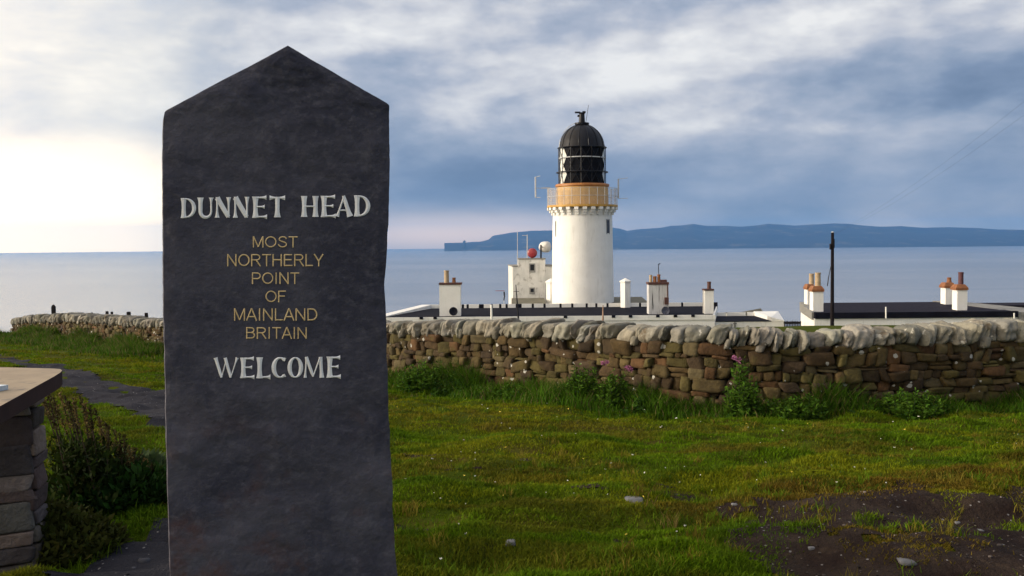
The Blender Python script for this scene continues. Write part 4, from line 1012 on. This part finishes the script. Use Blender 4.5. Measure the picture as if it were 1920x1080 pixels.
p0, p1 = pt(1812, CY + 13, 568), pt(2000, CY + 13, 568); mb = MB(); mb.bx(p0[0], p1[0], CY + 9.5, CY + 13, -6.5, zz(1870, 567.5, CY + 13)); mb.build('rear_wing', SLATE, hc)
for px, y0, y1, Y in ((1661, 575.5, 597, CY - .2), (1901.5, 587, 599, CY - .2)):
    mb = MB(); mb.tube([tuple(A(px + .3, y1, Y)), tuple(A(px, y0, Y))], .055, 8); mb.build('vent_pipe', WHITE, hc)
chimney(hc, 1514, 1527.5, 543, 577, CY + 6.5, .9, WHITE, (1.2, 10), [(1517.3, 1525.8, 513.4, CREAMPOT, 1.12)], TERRA)
chimney(hc, 1524.5, 1543.8, 547, 585, CY + 1.4, .85, WHITE, (1.6, 10.5), [(1528.5, 1538.4, 511.5, CREAMPOT, 1.12)], TERRA)
chimney(hc, 1772.5, 1790, 540, 582, CY + 6.5, .9, WHITE, (1.5, 10), [(1776, 1783, 520.6, TERRA, 1.4)], TERRA)
chimney(hc, 1794.5, 1813.4, 544, 584, CY + 1.6, .85, WHITE, (1.8, 10.5), [(1797, 1806, 510.6, PURPLE, 1.05)], TERRA)

# telegraph pole and wires
PY = 63.0; pb = A(1560.3, 612, PY); ptop = A(1561, 436, PY)
tp = thing('telegraph_pole', 'tall dark wooden telegraph pole in front of the white dwelling', 'pole', pb)
mb = MB(); mb.tube([tuple(pb - [0, 0, .5]), tuple((pb + ptop) / 2), tuple(ptop)], .125, 12, .09); mb.build('shaft', WOODPOLE, tp)
mb = MB(); mb.lathe(ptop[0], PY, [(.10, ptop[2] + .002), (.10, ptop[2] + .03), (.03, ptop[2] + .07)], 10); mb.build('cap', GREYMETAL, tp)
mb = MB(); fbox(mb, 1562.5, 448, 1565, 465, PY - .12, .2); fbox(mb, 1556.5, 457, 1558.8, 468, PY - .1, .16); fbox(mb, 1562.2, 438.5, 1564, 446, PY - .12, .14); mb.build('terminal_box', BLACK, tp)
mb = MB(); mb.tube([tuple(A(1557.8, 500, PY - .1)), tuple(A(1553.5, 520, PY - .3)), tuple(A(1551.5, 536, PY - .3))], .03, 5); mb.build('loose_cable', BLACK, tp)
for dx, lab in ((0, 'thin overhead wire, the lower of two running from the telegraph pole up to the right'), (1, 'thin overhead wire, the upper of two running from the telegraph pole up to the right')):
    e0 = A(1562, 440 - dx * 1.5, PY); e1 = A(2140, 50 - dx * 40, 26); P = []
    for t in np.linspace(0, 1, 24): p = e0 + (e1 - e0) * t; p[2] -= .8 * 4 * t * (1 - t) * .6; P.append(tuple(p))
    mb = MB(); mb.tube(P, .0022, 4); tag(mb.build('overhead_wire', BLACK), lab, 'wire', 'overhead wires from the telegraph pole')

# boundary fence far right of the annexe
a, b = A(1471, 609, 78), A(1501, 609, 78)
fc = thing('paling_fence', 'short dark paling fence between the annexe and the dwelling', 'fence', ((a[0] + b[0]) / 2, 78, a[2] - .2))
for i in range(11):
    px = 1471 + i * 3; p = A(px, 610, 78); mb = MB(); mb.bx(p[0] - .035, p[0] + .035, 77.97, 78.03, p[2] - .5, zz(px, 601.8 + rng.uniform(-.8, 1.0), 78)); mb.build('pale', FENCEWOOD, fc)
mb = MB(); mb.bx(a[0] - .05, b[0] + .05, 78.031, 78.08, zz(1485, 607.4, 78), zz(1485, 603.6, 78)); mb.build('rail', FENCEWOOD, fc)

# assorted posts by the long building
def post(px0, y0, px1, y1, Y, r1, r2, mt, name, label, cat, extra=None, group=None):
    b_, t_2 = A(px1, y1, Y), A(px0, y0, Y); b_ = b_ - [0, 0, .5]; mb = MB(); mb.tube([tuple(b_), tuple(t_2)], r1, 8, r2)
    if extra: extra(mb, b_, t_2)
    return tag(mb.build(name, mt, origin=tuple(b_)), label, cat, group)
post(921.2, 571.5, 921.8, 600, 77, .085, .075, WHITE, 'marker_post', 'slim white post standing in front of the long low building', 'post')
def cross(mb, b_, t_2): z = t_2[2] - .5; mb.tube([(t_2[0] - .17, t_2[1], z), (t_2[0] + .23, t_2[1], z)], .02, 5)
post(967.3, 534, 973, 600, 74, .075, .03, BLACK, 'lightning_rod', 'slim leaning black rod with a small cross piece before the white block', 'rod', cross)
post(1130.8, 572, 1130, 606, 70, .105, .03, PALEWOOD, 'wooden_stake', 'pale pointed wooden stake behind the wall in front of the lighthouse', 'stake')
b_ = A(944.6, 577, 92); wm = thing('weather_mast', 'short mast with a red arm left of the white block', 'mast', b_)
mb = MB(); mb.tube([tuple(b_), tuple(A(945.3, 546, 92))], .03, 6); mb.build('mast_tube', GREYMETAL, wm)
mb = MB(); mb.tube([tuple(A(929, 545.3, 92)), tuple(A(946, 545.3, 92))], .025, 5); mb.build('red_arm', REDDRUM, wm)
mb = MB(); mb.tube([tuple(A(945.2, 547, 92)), tuple(A(945.8, 556, 92)), tuple(A(944.6, 563.5, 92))], .075, 6, .05); mb.build('sensor', BLACK, wm)

# fence posts beyond the wall on the left
for px, y0, y1, wd, Y, lab in ((101, 571.5, 600, 6, 50, 'tallest dark fence post beyond the left end of the wall'), (122.5, 591, 600, 4, 50, 'short dark fence post just right of the tall one'),
        (172.5, 588.5, 596, 3.4, 48, 'short dark fence post above the wall, third from the tall one'), (135.5, 592.3, 598, 2.6, 49, 'tiny dark fence post top second to the right of the tall one'),
        (201, 586, 595, 4.4, 46, 'dark fence post, left one of a close pair above the wall'), (210, 587, 595, 3.6, 46, 'dark fence post, right one of a close pair above the wall'),
        (241.5, 587, 597, 6, 44, 'stout dark fence post between the close pair and the standing stone'), (274.5, 589, 600, 5, 42, 'leaning dark fence post nearest the standing stone'),
        (4, 623.5, 634, 3, 53, 'small dark fence post at the far left beyond the wall end'), (15, 622.5, 633, 2.4, 53, 'thin dark fence post just left of the wall end')):
    b2, t2 = A(px, y1, Y), A(px, y0 - (2.5 if 110 < px else .5), Y); hw = wd / 2 * Y / F; mb = MB()
    sh_ = .06 if px == 274.5 else 0.0
    V = []
    for z, sc_, dx in ((b2[2] - .8, 1, sh_), (t2[2] - (.10 if px == 101 else .02), 1, 0), (t2[2], .25 if px == 101 else .8, 0)):
        for sx_, sy_ in ((-1, -1), (1, -1), (1, 1), (-1, 1)): V.append((b2[0] + sx_ * hw * sc_ + dx, Y + sy_ * hw * sc_, z))
    Fc = [(3, 2, 1, 0), (8, 9, 10, 11)] + [(k * 4 + i, k * 4 + (i + 1) % 4, k * 4 + 4 + (i + 1) % 4, k * 4 + 4 + i) for k in range(2) for i in range(4)]
    mb.add(V, Fc); tag(mb.build('fence_post', FENCEWOOD, origin=(b2[0], Y, b2[2] - .8)), lab, 'fence post', 'fence posts beyond the wall')

# ------------------------------------------------------------------ loose stones on the turf
SG = mat('grey_loose_stone', (.15, .15, .16), (.085, .085, .09), 9, .85, .006, 40); 
for px, py, wd, hh, lab in ((1190, 941, 46, 13, 'flat grey stone set in the turf in the middle of the lawn'), (1185, 1010, 22, 7, 'small pale flat stone, left of three in a muddy hollow'),
        (1212, 1012, 26, 8, 'small pale flat stone, right of three in a muddy hollow'), (1226, 1020, 22, 12, 'rounded grey stone at the right end of the muddy hollow'),
        (957, 1026, 22, 12, 'lone pale stone in the grass right of the standing stone'), (1098, 990, 16, 9, 'lone small stone half sunk in the middle of the lawn'),
        (1377, 953, 14, 9, 'small bluish stone on the left edge of the bare soil'), (1700, 1064, 34, 14, 'largest pale stone at the bottom of the bare soil'),
        (1522, 1030, 14, 9, 'small pale stone on the dark bare soil'), (1795, 966, 12, 7, 'tiny white stone at the upper edge of the bare soil'), (1838, 994, 14, 6, 'slim pale stone at the right side of the bare soil')):
    g = G1(px, py); k = g[1] / F; v = stone_shape(CS5, 3.5, .06) * np.array([wd * k / 2.2, wd * k / 2.0, hh * k / 2.6])
    z = float(H(g[0], g[1])); tag(mesh('loose_stone', v + np.array([g[0], g[1], z + hh * k * .12]), CF5, SG, smooth=True, origin=(g[0], g[1], z)), lab, 'stone', 'loose stones on the lawn')

# ------------------------------------------------------------------ vegetation
def blades(x, y, h, wd, lean, col, z=None, bend=.5):
    n = len(x); z = H(x, y) - .006 if z is None else z
    a = rng.uniform(0, 2 * np.pi, n); la = rng.uniform(0, 2 * np.pi, n); lr = lean * h * rng.uniform(.3, 1.0, n)
    dx, dy = np.cos(a) * wd / 2, np.sin(a) * wd / 2; ox, oy = np.cos(la) * lr, np.sin(la) * lr
    V = np.empty((n, 5, 3))
    V[:, 0] = np.stack([x - dx, y - dy, z], -1); V[:, 1] = np.stack([x + dx, y + dy, z], -1)
    V[:, 2] = np.stack([x + dx * .8 + ox * .35, y + dy * .8 + oy * .35, z + h * .55], -1); V[:, 3] = np.stack([x - dx * .8 + ox * .35, y - dy * .8 + oy * .35, z + h * .55], -1)
    V[:, 4] = np.stack([x + ox, y + oy, z + h * (1 - .25 * lean)], -1)
    b = (np.arange(n) * 5)[:, None]
    T = np.concatenate([b + [0, 1, 2], b + [0, 2, 3], b + [3, 2, 4]], 0)
    return V.reshape(-1, 3), T, np.repeat(col, 5, 0)
class Veg:
    def __init__(s): s.V = []; s.F = []; s.C = []; s.n = 0
    def add(s, V, Fc, C): s.V.append(V); s.F.append(Fc + s.n); s.C.append(C); s.n += len(V)
    def build(s, name, mt, parent=None, origin=None): return mesh(name, np.concatenate(s.V), np.concatenate(s.F), mt, parent, col=np.concatenate(s.C), origin=origin)
def inview(x, y, m=300):
    P = np.stack([x, y, H0(x, y) - 1.6], -1); f_ = P @ fw; px = 960 + F * (P @ CR) / np.maximum(f_, .1); py = 540 - F * (P @ CU) / np.maximum(f_, .1)
    return (f_ > .5) & (px > -m) & (px < 1920 + m) & (py < 1080 + 90), px, py
WXY = WB[:, :2]
def wall_dist(x, y):
    """distance in front of the wall (positive on the viewer's side)"""
    out = np.empty(len(x)); sg = np.empty(len(x)); sub = WXY[::6]
    for k in range(0, len(x), 20000):
        a = np.stack([x[k:k + 20000], y[k:k + 20000]], -1); d_ = ((a[:, None] - sub[None]) ** 2).sum(-1); i = d_.argmin(1)
        out[k:k + 20000] = np.sqrt(d_.min(1)); sg[k:k + 20000] = np.where(np.hypot(a[:, 0], a[:, 1]) < np.hypot(sub[i, 0], sub[i, 1]), 1, -1)
    return out * sg
def turf_colour(x, y, n):
    g = np.array((.090, .158, .004)); y_ = np.array((.185, .170, .008)); b = np.array((.115, .070, .012)); dk = np.array((.038, .082, .004))
    f1 = sst(fbm(x * .45, y * .75, 4, 61), .42, .62)[:, None]; f2 = sst(fbm(x * .9, y * 1.6, 4, 71) + .10 * sst(np.hypot(x, y), 12, 8) * sst(x, .3, 2.5), .52, .68)[:, None]; f3 = sst(fbm(x * 1.4, y * 1.9, 3, 83), .52, .68)[:, None]
    c = g * (1 - f1 * .62) + y_ * f1 * .62
    c = c * (1 - f3 * .6) + dk * f3 * .6
    near = sst(np.hypot(x, y), 13, 7)[:, None] * sst(x, .0, 2)[:, None]
    c = c * (1 - f2 * (.45 + .4 * near)) + b * f2 * (.45 + .4 * near)
    return c * rng.uniform(.65, 1.35, (n, 1)) * rng.uniform(.93, 1.07, (n, 3))
GRASS = vmat('grass_blades', .8, .06, trans=.3)
# turf: denser near the viewer
turf = Veg()
def scatter(n, ymin, ymax):
    Y = np.exp(rng.uniform(math.log(ymin), math.log(ymax), n)); px = rng.uniform(-300, 2220, n); x = (px - 960) / F * Y * 1.03; return x, Y
x, y = scatter(1100000, 4.0, 50)
iv, px_, py_ = inview(x, y); keep = iv
x, y, px_, py_ = x[keep], y[keep], px_[keep], py_[keep]
wd_ = wall_dist(x, y); keep = (wd_ > .06) & ~(on_path(x, y))
so_ = on_soil(x, y); inner = so_ & on_soil(x + .16, y) & on_soil(x - .16, y) & on_soil(x, y + .3) & on_soil(x, y - .3)
keep &= ~so_ | (~inner & (rng.random(len(x)) < .45)) | (rng.random(len(x)) < np.clip((fbm(x * 3.0, y * 4.2, 3, 37) - .56) * 2.6, .012, .35))
bare = fbm(x * 2.1, y * 3.3, 3, 99); keep &= rng.random(len(x)) < np.clip((.76 - bare) * 9, .2, 1)
keep &= ~((x < -2.30) & (x > -3.0) & (y < 5.35) & (y > 4.75))
x, y, wd_ = x[keep], y[keep], wd_[keep]; n_ = len(x)
long_ = np.exp(-wd_ / .55) * (.5 + fbm(x * .9, y * .9, 3, 55) * 1.2)
dist = np.hypot(x, y)
h_ = (.014 + .022 * rng.random(n_) + .024 * sst(fbm(x * 1.2, y * 1.2, 3, 15), .5, .75)) * (1 + .03 * dist) + .22 * long_ * rng.uniform(.4, 1, n_)
w__ = (.0035 + .0012 * dist * .45) * rng.uniform(.8, 1.3, n_)
colr = turf_colour(x, y, n_); lg = np.clip(long_, 0, 1)[:, None] * .55; colr = colr * (1 - lg) + np.array((.036, .078, .006)) * lg * rng.uniform(.7, 1.3, (n_, 1))
turf.add(*blades(x, y, h_, w__, .75, colr))
nt = 750; xt, yt = scatter(nt * 3, 4.6, 16); iv, px_, py_ = inview(xt, yt); k = iv & (wall_dist(xt, yt) > .3) & ~on_path(xt, yt) & (fbm(xt * 1.3, yt * 1.9, 3, 222) > .47) & ~((xt < -2.25) & (xt > -3.05) & (yt < 5.4)); xt, yt = xt[k], yt[k]
sx_ = on_soil(xt, yt); k = ~sx_ | (rng.random(len(xt)) < .12); xt, yt = xt[k], yt[k]
rep_ = rng.integers(14, 40, len(xt)); xb = np.repeat(xt, rep_) + rng.normal(0, .035, rep_.sum()); yb = np.repeat(yt, rep_) + rng.normal(0, .04, rep_.sum()); nb = len(xb)
tc_ = np.repeat(rng.uniform(.7, 1.25, (len(xt), 1)) * np.where(rng.random((len(xt), 1)) < .25, np.array((.17, .14, .02)), np.array((.075, .125, .006))), rep_, 0) * rng.uniform(.6, 1.4, (nb, 1))
turf.add(*blades(xb, yb, np.repeat(rng.uniform(.05, .12, len(xt)), rep_) * rng.uniform(.5, 1.1, nb), (.003 + .0004 * yb), .7, tc_))
kind(turf.build('grass', GRASS), 'stuff')
# grit and small stones lying on the soil and the path
gr_ = Stones(); gx_, gy_ = scatter(6000, 4.4, 16); iv, px_, py_ = inview(gx_, gy_); son, pon = on_soil(gx_, gy_), on_path(gx_, gy_)
k = iv & (son | pon); gx_, gy_, son = gx_[k], gy_[k], son[k]
CS2, CF2 = cube_sphere(2); gz_ = H(gx_, gy_)
for a_, b_, z_, q_ in zip(gx_[:1600], gy_[:1600], gz_, son):
    sz_ = .0024 * math.exp(rng.normal(0, .5)) * (1 + .05 * b_); v = stone_shape(CS2, 3, .12) * sz_ * np.array([1.3, 1, .6])
    gr_.add(v + np.array([a_, b_, z_ + .012 + sz_ * .1]), CF2, np.array((.06, .050, .046) if q_ else (.055, .055, .064)) * math.exp(rng.normal(0, .6)))
kind(gr_.build('grit', vmat('grit_stone', .9, .1), None), 'stuff')
# long rank grass and nettles along the foot of the wall
verge = Veg(); M_ = 110000
s_v = rng.uniform(0, LEN, M_); pxy = np.stack([np.interp(s_v, SL, WB[:, 0]), np.interp(s_v, SL, WB[:, 1])], -1)
i2 = np.clip(np.searchsorted(SL, s_v), 1, len(SL) - 1); tv = WB[i2, :2] - WB[i2 - 1, :2]; tv /= np.linalg.norm(tv, axis=1)[:, None]; nv_ = np.stack([-tv[:, 1], tv[:, 0]], -1); nv_ *= np.sign((nv_ * -pxy).sum(1))[:, None]
far = sst(s_v, 24, 34)
dd = np.abs(rng.normal(0, .50 + .4 * far, M_)) + .04; pxy = pxy + nv_ * dd[:, None]
clump = fbm(s_v * .55, dd * .8, 3, 123); keep = rng.random(M_) < np.clip((clump - .30) * 4.5, .18, 1)
pxy, dd, clump, far, s_v = pxy[keep], dd[keep], clump[keep], far[keep], s_v[keep]; n_ = len(dd)
hh = (.18 + .55 * np.clip(clump - .33, 0, 1) * 3.0) * rng.uniform(.4, 1.1, n_) * np.exp(-dd * .6) + .12 * far * rng.random(n_)
cv = np.where(rng.random((n_, 1)) < .12 + .15 * far[:, None], np.array((.14, .12, .045)), np.array((.046, .105, .006))) * rng.uniform(.5, 1.5, (n_, 1))
verge.add(*blades(pxy[:, 0], pxy[:, 1], hh, .009 + .010 * rng.random(n_) + .008 * far, .55, cv))
kind(verge.build('verge_grass', GRASS), 'stuff')

def leaves(P, size, asp, updown, col):
    n = len(P); a = rng.uniform(0, 2 * np.pi, n); e = rng.uniform(*updown, n)
    d_ = np.stack([np.cos(a) * np.cos(e), np.sin(a) * np.cos(e), np.sin(e)], -1); s2 = np.cross(d_, rng.normal(0, 1, (n, 3))); s2 /= np.linalg.norm(s2, axis=1)[:, None]
    L = size[:, None]; V = np.empty((n, 4, 3)); V[:, 0] = P; V[:, 1] = P + d_ * L * .5 + s2 * L * asp / 2; V[:, 2] = P + d_ * L; V[:, 3] = P + d_ * L * .5 - s2 * L * asp / 2
    b = (np.arange(n) * 4)[:, None]; return V.reshape(-1, 3), np.concatenate([b + [0, 1, 2], b + [0, 2, 3]]), np.repeat(col, 4, 0)
LEAF = vmat('broad_leaves', .75, .08, trans=.2); STEM = vmat('plant_stems', .8, .2)
def stems(P0, P1, r_):
    n = len(P0); V = np.empty((n, 6, 3)); 
    for k, an in enumerate((0, 2.09, 4.19)):
        o = np.array([math.cos(an), math.sin(an), 0]) * r_; V[:, k] = P0 + o; V[:, 3 + k] = P1 + o * .6
    b = (np.arange(n) * 6)[:, None]; F_ = np.concatenate([b + f for f in ([0, 1, 4], [0, 4, 3], [1, 2, 5], [1, 5, 4], [2, 0, 3], [2, 3, 5])])
    return V.reshape(-1, 3), F_
def thistle(px, py_base, py_top, wpx, label, flowers=()):
    """clump of leafy upright stems against the wall"""
    i = int(np.argmin(np.abs(wpx_all - px))); p, t, nn, *_ = wl(SL[i]); c = p + nn * .55; z0 = float(H(c[0], c[1])); Y = c[1]
    hgt = (zz(px, py_top, Y) - z0) * 1.25; rad = wpx / 2 * Y / F
    th = thing('thistle_clump', label, 'plant', (c[0], c[1], z0), 'leafy clumps along the wall')
    ns = int(26 + 60 * rad); a = rng.uniform(0, 6.28, ns); rr_ = rad * np.sqrt(rng.random(ns)); P0 = np.stack([c[0] + rr_ * np.cos(a) * .6, c[1] + rr_ * np.sin(a) * .5, np.full(ns, z0 - .02)], -1)
    P1 = P0 + np.stack([np.cos(a) * rr_ * .5, np.sin(a) * rr_ * .4, hgt * (1 - .45 * (rr_ / rad) ** 2) * rng.uniform(.7, 1.05, ns)], -1)
    V, F_ = stems(P0, P1, .006); mesh('stems', V, F_, STEM, th, col=np.tile((.04, .06, .018), (len(V), 1)))
    nl = 46; tt_ = rng.uniform(.08, 1, (ns, nl)); P = (P0[:, None] + (P1 - P0)[:, None] * tt_[..., None]).reshape(-1, 3); sz = (.06 + .10 * (1 - tt_.ravel())) * rng.uniform(.6, 1.2, ns * nl)
    cl = np.array((.046, .112, .010)) * rng.uniform(.5, 1.5, (ns * nl, 1)) * np.array([1, 1, 1]) + np.array((.02, .01, 0)) * rng.random((ns * nl, 1))
    V, F_, C = leaves(P, sz, .38, (-.3, 1.0), cl); mesh('foliage', V, F_, LEAF, th, col=C)
    for fx, fy in flowers:
        q_ = A(fx, fy, Y - .05); Pn = np.repeat(q_[None], 60, 0) + rng.normal(0, .012, (60, 3)); V, F_, C = leaves(Pn, rng.uniform(.02, .05, 60), .4, (-.4, 1.5), np.array((.42, .16, .30)) * rng.uniform(.6, 1.3, (60, 1)))
        mesh('flower_head', V, F_, LEAF, th, col=C)
        b0 = P1[np.argmin(((P1 - q_) ** 2).sum(1))]; V, F_ = stems(P0[:1] * 0 + b0 - [0, 0, .1], q_[None], .004); mesh('flower_stalk', V, F_, STEM, th, col=np.tile((.05, .07, .02), (len(V), 1)))
wpx_all = wpx
thistle(1140, 775, 694, 74, 'tall leafy thistle clump with pink heads, left of a close pair by the wall', ((1131, 682), (1138, 680)))
thistle(1196, 780, 702, 60, 'tall leafy thistle clump with pink heads, right of a close pair by the wall', ((1176, 690), (1182, 694)))
thistle(1388, 785, 688, 62, 'slender leafy thistle clump standing alone against the middle of the wall', ((1386, 676), (1377, 672)))
thistle(1008, 770, 726, 90, 'low bushy dark green clump below the lighthouse at the wall foot')
thistle(838, 735, 684, 110, 'broad leafy clump with a pink head near the standing stone', ((893, 683),))
thistle(1660, 790, 738, 150, 'low spreading green clump at the wall foot right of the lone thistle')
thistle(1480, 790, 746, 120, 'short leafy clump at the wall foot below the telegraph pole')

# ragged band of nettles between the clumps
ns = 1500; okk = np.where((wpx > 735) & (wpx < 2100))[0]; sn = rng.uniform(SL[okk[0]], SL[okk[-1]], ns); cl_ = fbm(sn * .8, sn * 0 + 4, 3, 311); k = rng.random(ns) < np.clip((cl_ - .36) * 5, .08, 1); sn, cl_ = sn[k], cl_[k]; ns = len(sn)
j2 = np.clip(np.searchsorted(SL, sn), 1, len(SL) - 1); t2_ = WB[j2, :2] - WB[j2 - 1, :2]; t2_ /= np.linalg.norm(t2_, axis=1)[:, None]; n2_ = np.stack([-t2_[:, 1], t2_[:, 0]], -1); n2_ *= np.sign((n2_ * -WB[j2, :2]).sum(1))[:, None]
b2_ = WB[j2, :2] + n2_ * (.10 + np.abs(rng.normal(0, .30, ns)))[:, None]; P0 = np.stack([b2_[:, 0], b2_[:, 1], H(b2_[:, 0], b2_[:, 1]) - .02], -1)
hN = (.12 + .75 * np.clip(cl_ - .36, 0, 1)) * rng.uniform(.5, 1.25, ns); P1 = P0 + np.stack([rng.normal(0, .05, ns), rng.normal(0, .05, ns), hN], -1)
nett = Veg(); V, F_ = stems(P0, P1, .004); nett.add(V, F_, np.tile((.04, .06, .015), (len(V), 1))); nl = 26; tt_ = rng.uniform(.1, 1, (ns, nl)); P = (P0[:, None] + (P1 - P0)[:, None] * tt_[..., None]).reshape(-1, 3)
nett.add(*leaves(P, (.05 + .06 * (1 - tt_.ravel())) * rng.uniform(.6, 1.3, ns * nl), .42, (-.5, .9), np.repeat(np.array((.034, .080, .010)) * rng.uniform(.5, 1.5, (ns, 1)), nl, 0) * rng.uniform(.7, 1.3, (ns * nl, 1))))
kind(nett.build('nettles', LEAF), 'stuff')

# dock and heather bush beside the plinth
bc = np.array([-2.32, 5.75]); bz = float(H(bc[0], bc[1]))
bush = thing('dock_bush', 'dark leafy bush with upright brown seed heads growing beside the plinth', 'bush', (bc[0], bc[1], bz))
spk = [(78, 742), (90, 738), (100, 745), (112, 737), (120, 742), (128, 752), (136, 746), (148, 742), (154, 748), (160, 757), (168, 762), (178, 768), (186, 780), (196, 790), (204, 800), (213, 806), (224, 815), (232, 818), (242, 836), (252, 842), (262, 852), (272, 862), (284, 872), (86, 756), (104, 760), (140, 768), (172, 788), (190, 806), (215, 832), (240, 856)]
P0s, P1s = [], []
for k, (sx_, sy_) in enumerate(spk):
    Y = 5.72 + rng.uniform(0, .45) + (sx_ - 80) / 200 * .3; top_ = A(sx_, sy_, Y); bx_ = np.array([top_[0] * .55 + bc[0] * .45 + rng.normal(0, .05), Y + rng.normal(0, .05), 0]); bx_[2] = float(H(bx_[0], bx_[1]))
    P0s.append(bx_); P1s.append(top_)
    nL = 110; t = rng.random(nL); L_ = rng.uniform(.13, .24); dirn = (top_ - bx_) / np.linalg.norm(top_ - bx_)
    P = top_ - dirn * (t * L_)[:, None] + rng.normal(0, .0055, (nL, 3)); base_c = np.array((.050, .040, .014)) if k % 3 else np.array((.14, .10, .034))
    V, F_, C = leaves(P, rng.uniform(.012, .022, nL), .6, (-.2, 1.4), base_c * rng.uniform(.5, 1.5, (nL, 1))); mesh('seed_head', V, F_, LEAF, bush, col=C)
P0s, P1s = np.array(P0s), np.array(P1s); V, F_ = stems(P0s, P1s, .006); mesh('stems', V, F_, STEM, bush, col=np.tile((.05, .035, .02), (len(V), 1)))
# leaves below the seed heads
m_ = 6500; k = rng.integers(0, len(P0s), m_); t = .60 * rng.uniform(.03, 1, m_) ** 1.2 ; P = P0s[k] + (P1s[k] - P0s[k]) * t[:, None] + rng.normal(0, .055, (m_, 3)) * np.array([1, 1, .5])
V, F_, C = leaves(P, (.025 + .05 * (1 - t)) * rng.uniform(.6, 1.3, m_), .35, (.1, 1.4), np.array((.012, .024, .004)) * rng.uniform(.45, 1.8, (m_, 1)) + np.array((.008, .004, 0)) * rng.random((m_, 1))); mesh('foliage', V, F_, LEAF, bush, col=C)
def low_plant(px, py, w_m, h_m, n, colr, label, Y=None, size=.06, name='ground_shrub', cat='shrub'):
    g = G1(px, py); z0 = float(H(g[0], g[1])); t = thing(name, label, cat, (g[0], g[1], z0)); a = rng.uniform(0, 6.28, n); r1 = np.sqrt(rng.random(n)); u_ = rng.random(n) ** .7
    x = g[0] + np.cos(a) * r1 * w_m / 2; y = g[1] + np.sin(a) * r1 * w_m / 2.4; P = np.stack([x, y, H(x, y) + h_m * u_ * (1 - .75 * r1 ** 2) * (.6 + .6 * fbm(x * 4, y * 4, 3, 5))], -1)
    V, F_, C = leaves(P, size * rng.uniform(.6, 1.4, n), .4, (-.1, 1.25), np.array(colr) * rng.uniform(.5, 1.5, (n, 1)) * rng.uniform(.9, 1.1, (n, 3))); mesh('foliage', V, F_, LEAF, t, col=C)
    k_ = rng.integers(0, n, 60); V, F_ = stems(np.stack([g[0] + (x[k_] - g[0]) * .6, g[1] + (y[k_] - g[1]) * .6, H(x[k_], y[k_]) - .02], -1), P[k_], .004); mesh('stems', V, F_, STEM, t, col=np.tile((.04, .04, .02), (len(V), 1)))
low_plant(205, 965, 1.0, .32, 7000, (.016, .042, .006), 'low dark green leafy patch between the dock bush and the standing stone', size=.07)
low_plant(95, 1035, .75, .30, 6000, (.045, .052, .010), 'feathery olive shrub at the foot of the plinth beside the gravel', size=.05)
low_plant(262, 925, .5, .22, 1500, (.05, .075, .03), 'small grey green leafy plant at the right foot of the dock bush', size=.11)
for px, py, n, lab in ((1255, 975, 16, 'pale dry grass tuft, larger of two on the lawn right of the flat stone'), (1218, 958, 7, 'small pale dry grass tuft beside the flat grey stone')):
    g = G1(px, py); x = g[0] + rng.normal(0, .03, n); y = g[1] + rng.normal(0, .03, n); V, T, C = blades(x, y, rng.uniform(.10, .2, n), np.full(n, .004), .8, np.tile((.22, .15, .05), (n, 1)))
    tag(mesh('dry_grass_tuft', V, T, GRASS, col=C, origin=(g[0], g[1], g[2])), lab, 'grass tuft', 'dry tufts on the lawn')
# tiny daisies and buttercups scattered in the turf, too many and too small to count
nf = 150; x, y = scatter(nf * 3, 5, 20); iv, px_, py_ = inview(x, y); k = iv & (px_ > 735) & (wall_dist(x, y) > .15) & ~on_soil(x, y) & (rng.random(len(x)) < np.where(y > 11, .95, .55)); x, y = x[k], y[k]; n_ = len(x)
hh = rng.uniform(.03, .08, n_) + .16 * np.exp(-wall_dist(x, y) / .8); P = np.stack([x, y, H(x, y) + hh], -1); cfl = np.where(rng.random((n_, 1)) < .55, np.array((.80, .78, .70)), np.array((.72, .56, .08)))
fl_ = Veg(); s0 = (.004 + .0008 * y) * rng.uniform(.5, 1.3, n_)
for k in range(4): V, F_, C = leaves(P, s0, .9, (.0, .9), cfl); fl_.add(V, F_, C)
V, F_ = stems(np.stack([x, y, H(x, y)], -1), P, .0015); fl_.add(V, F_, np.tile((.05, .08, .02), (len(V), 1)))
kind(fl_.build('wild_flowers', vmat('flower_petals', .7, .2)), 'stuff')
for o in bpy.data.objects:
    if '_o' in o: del o['_o']
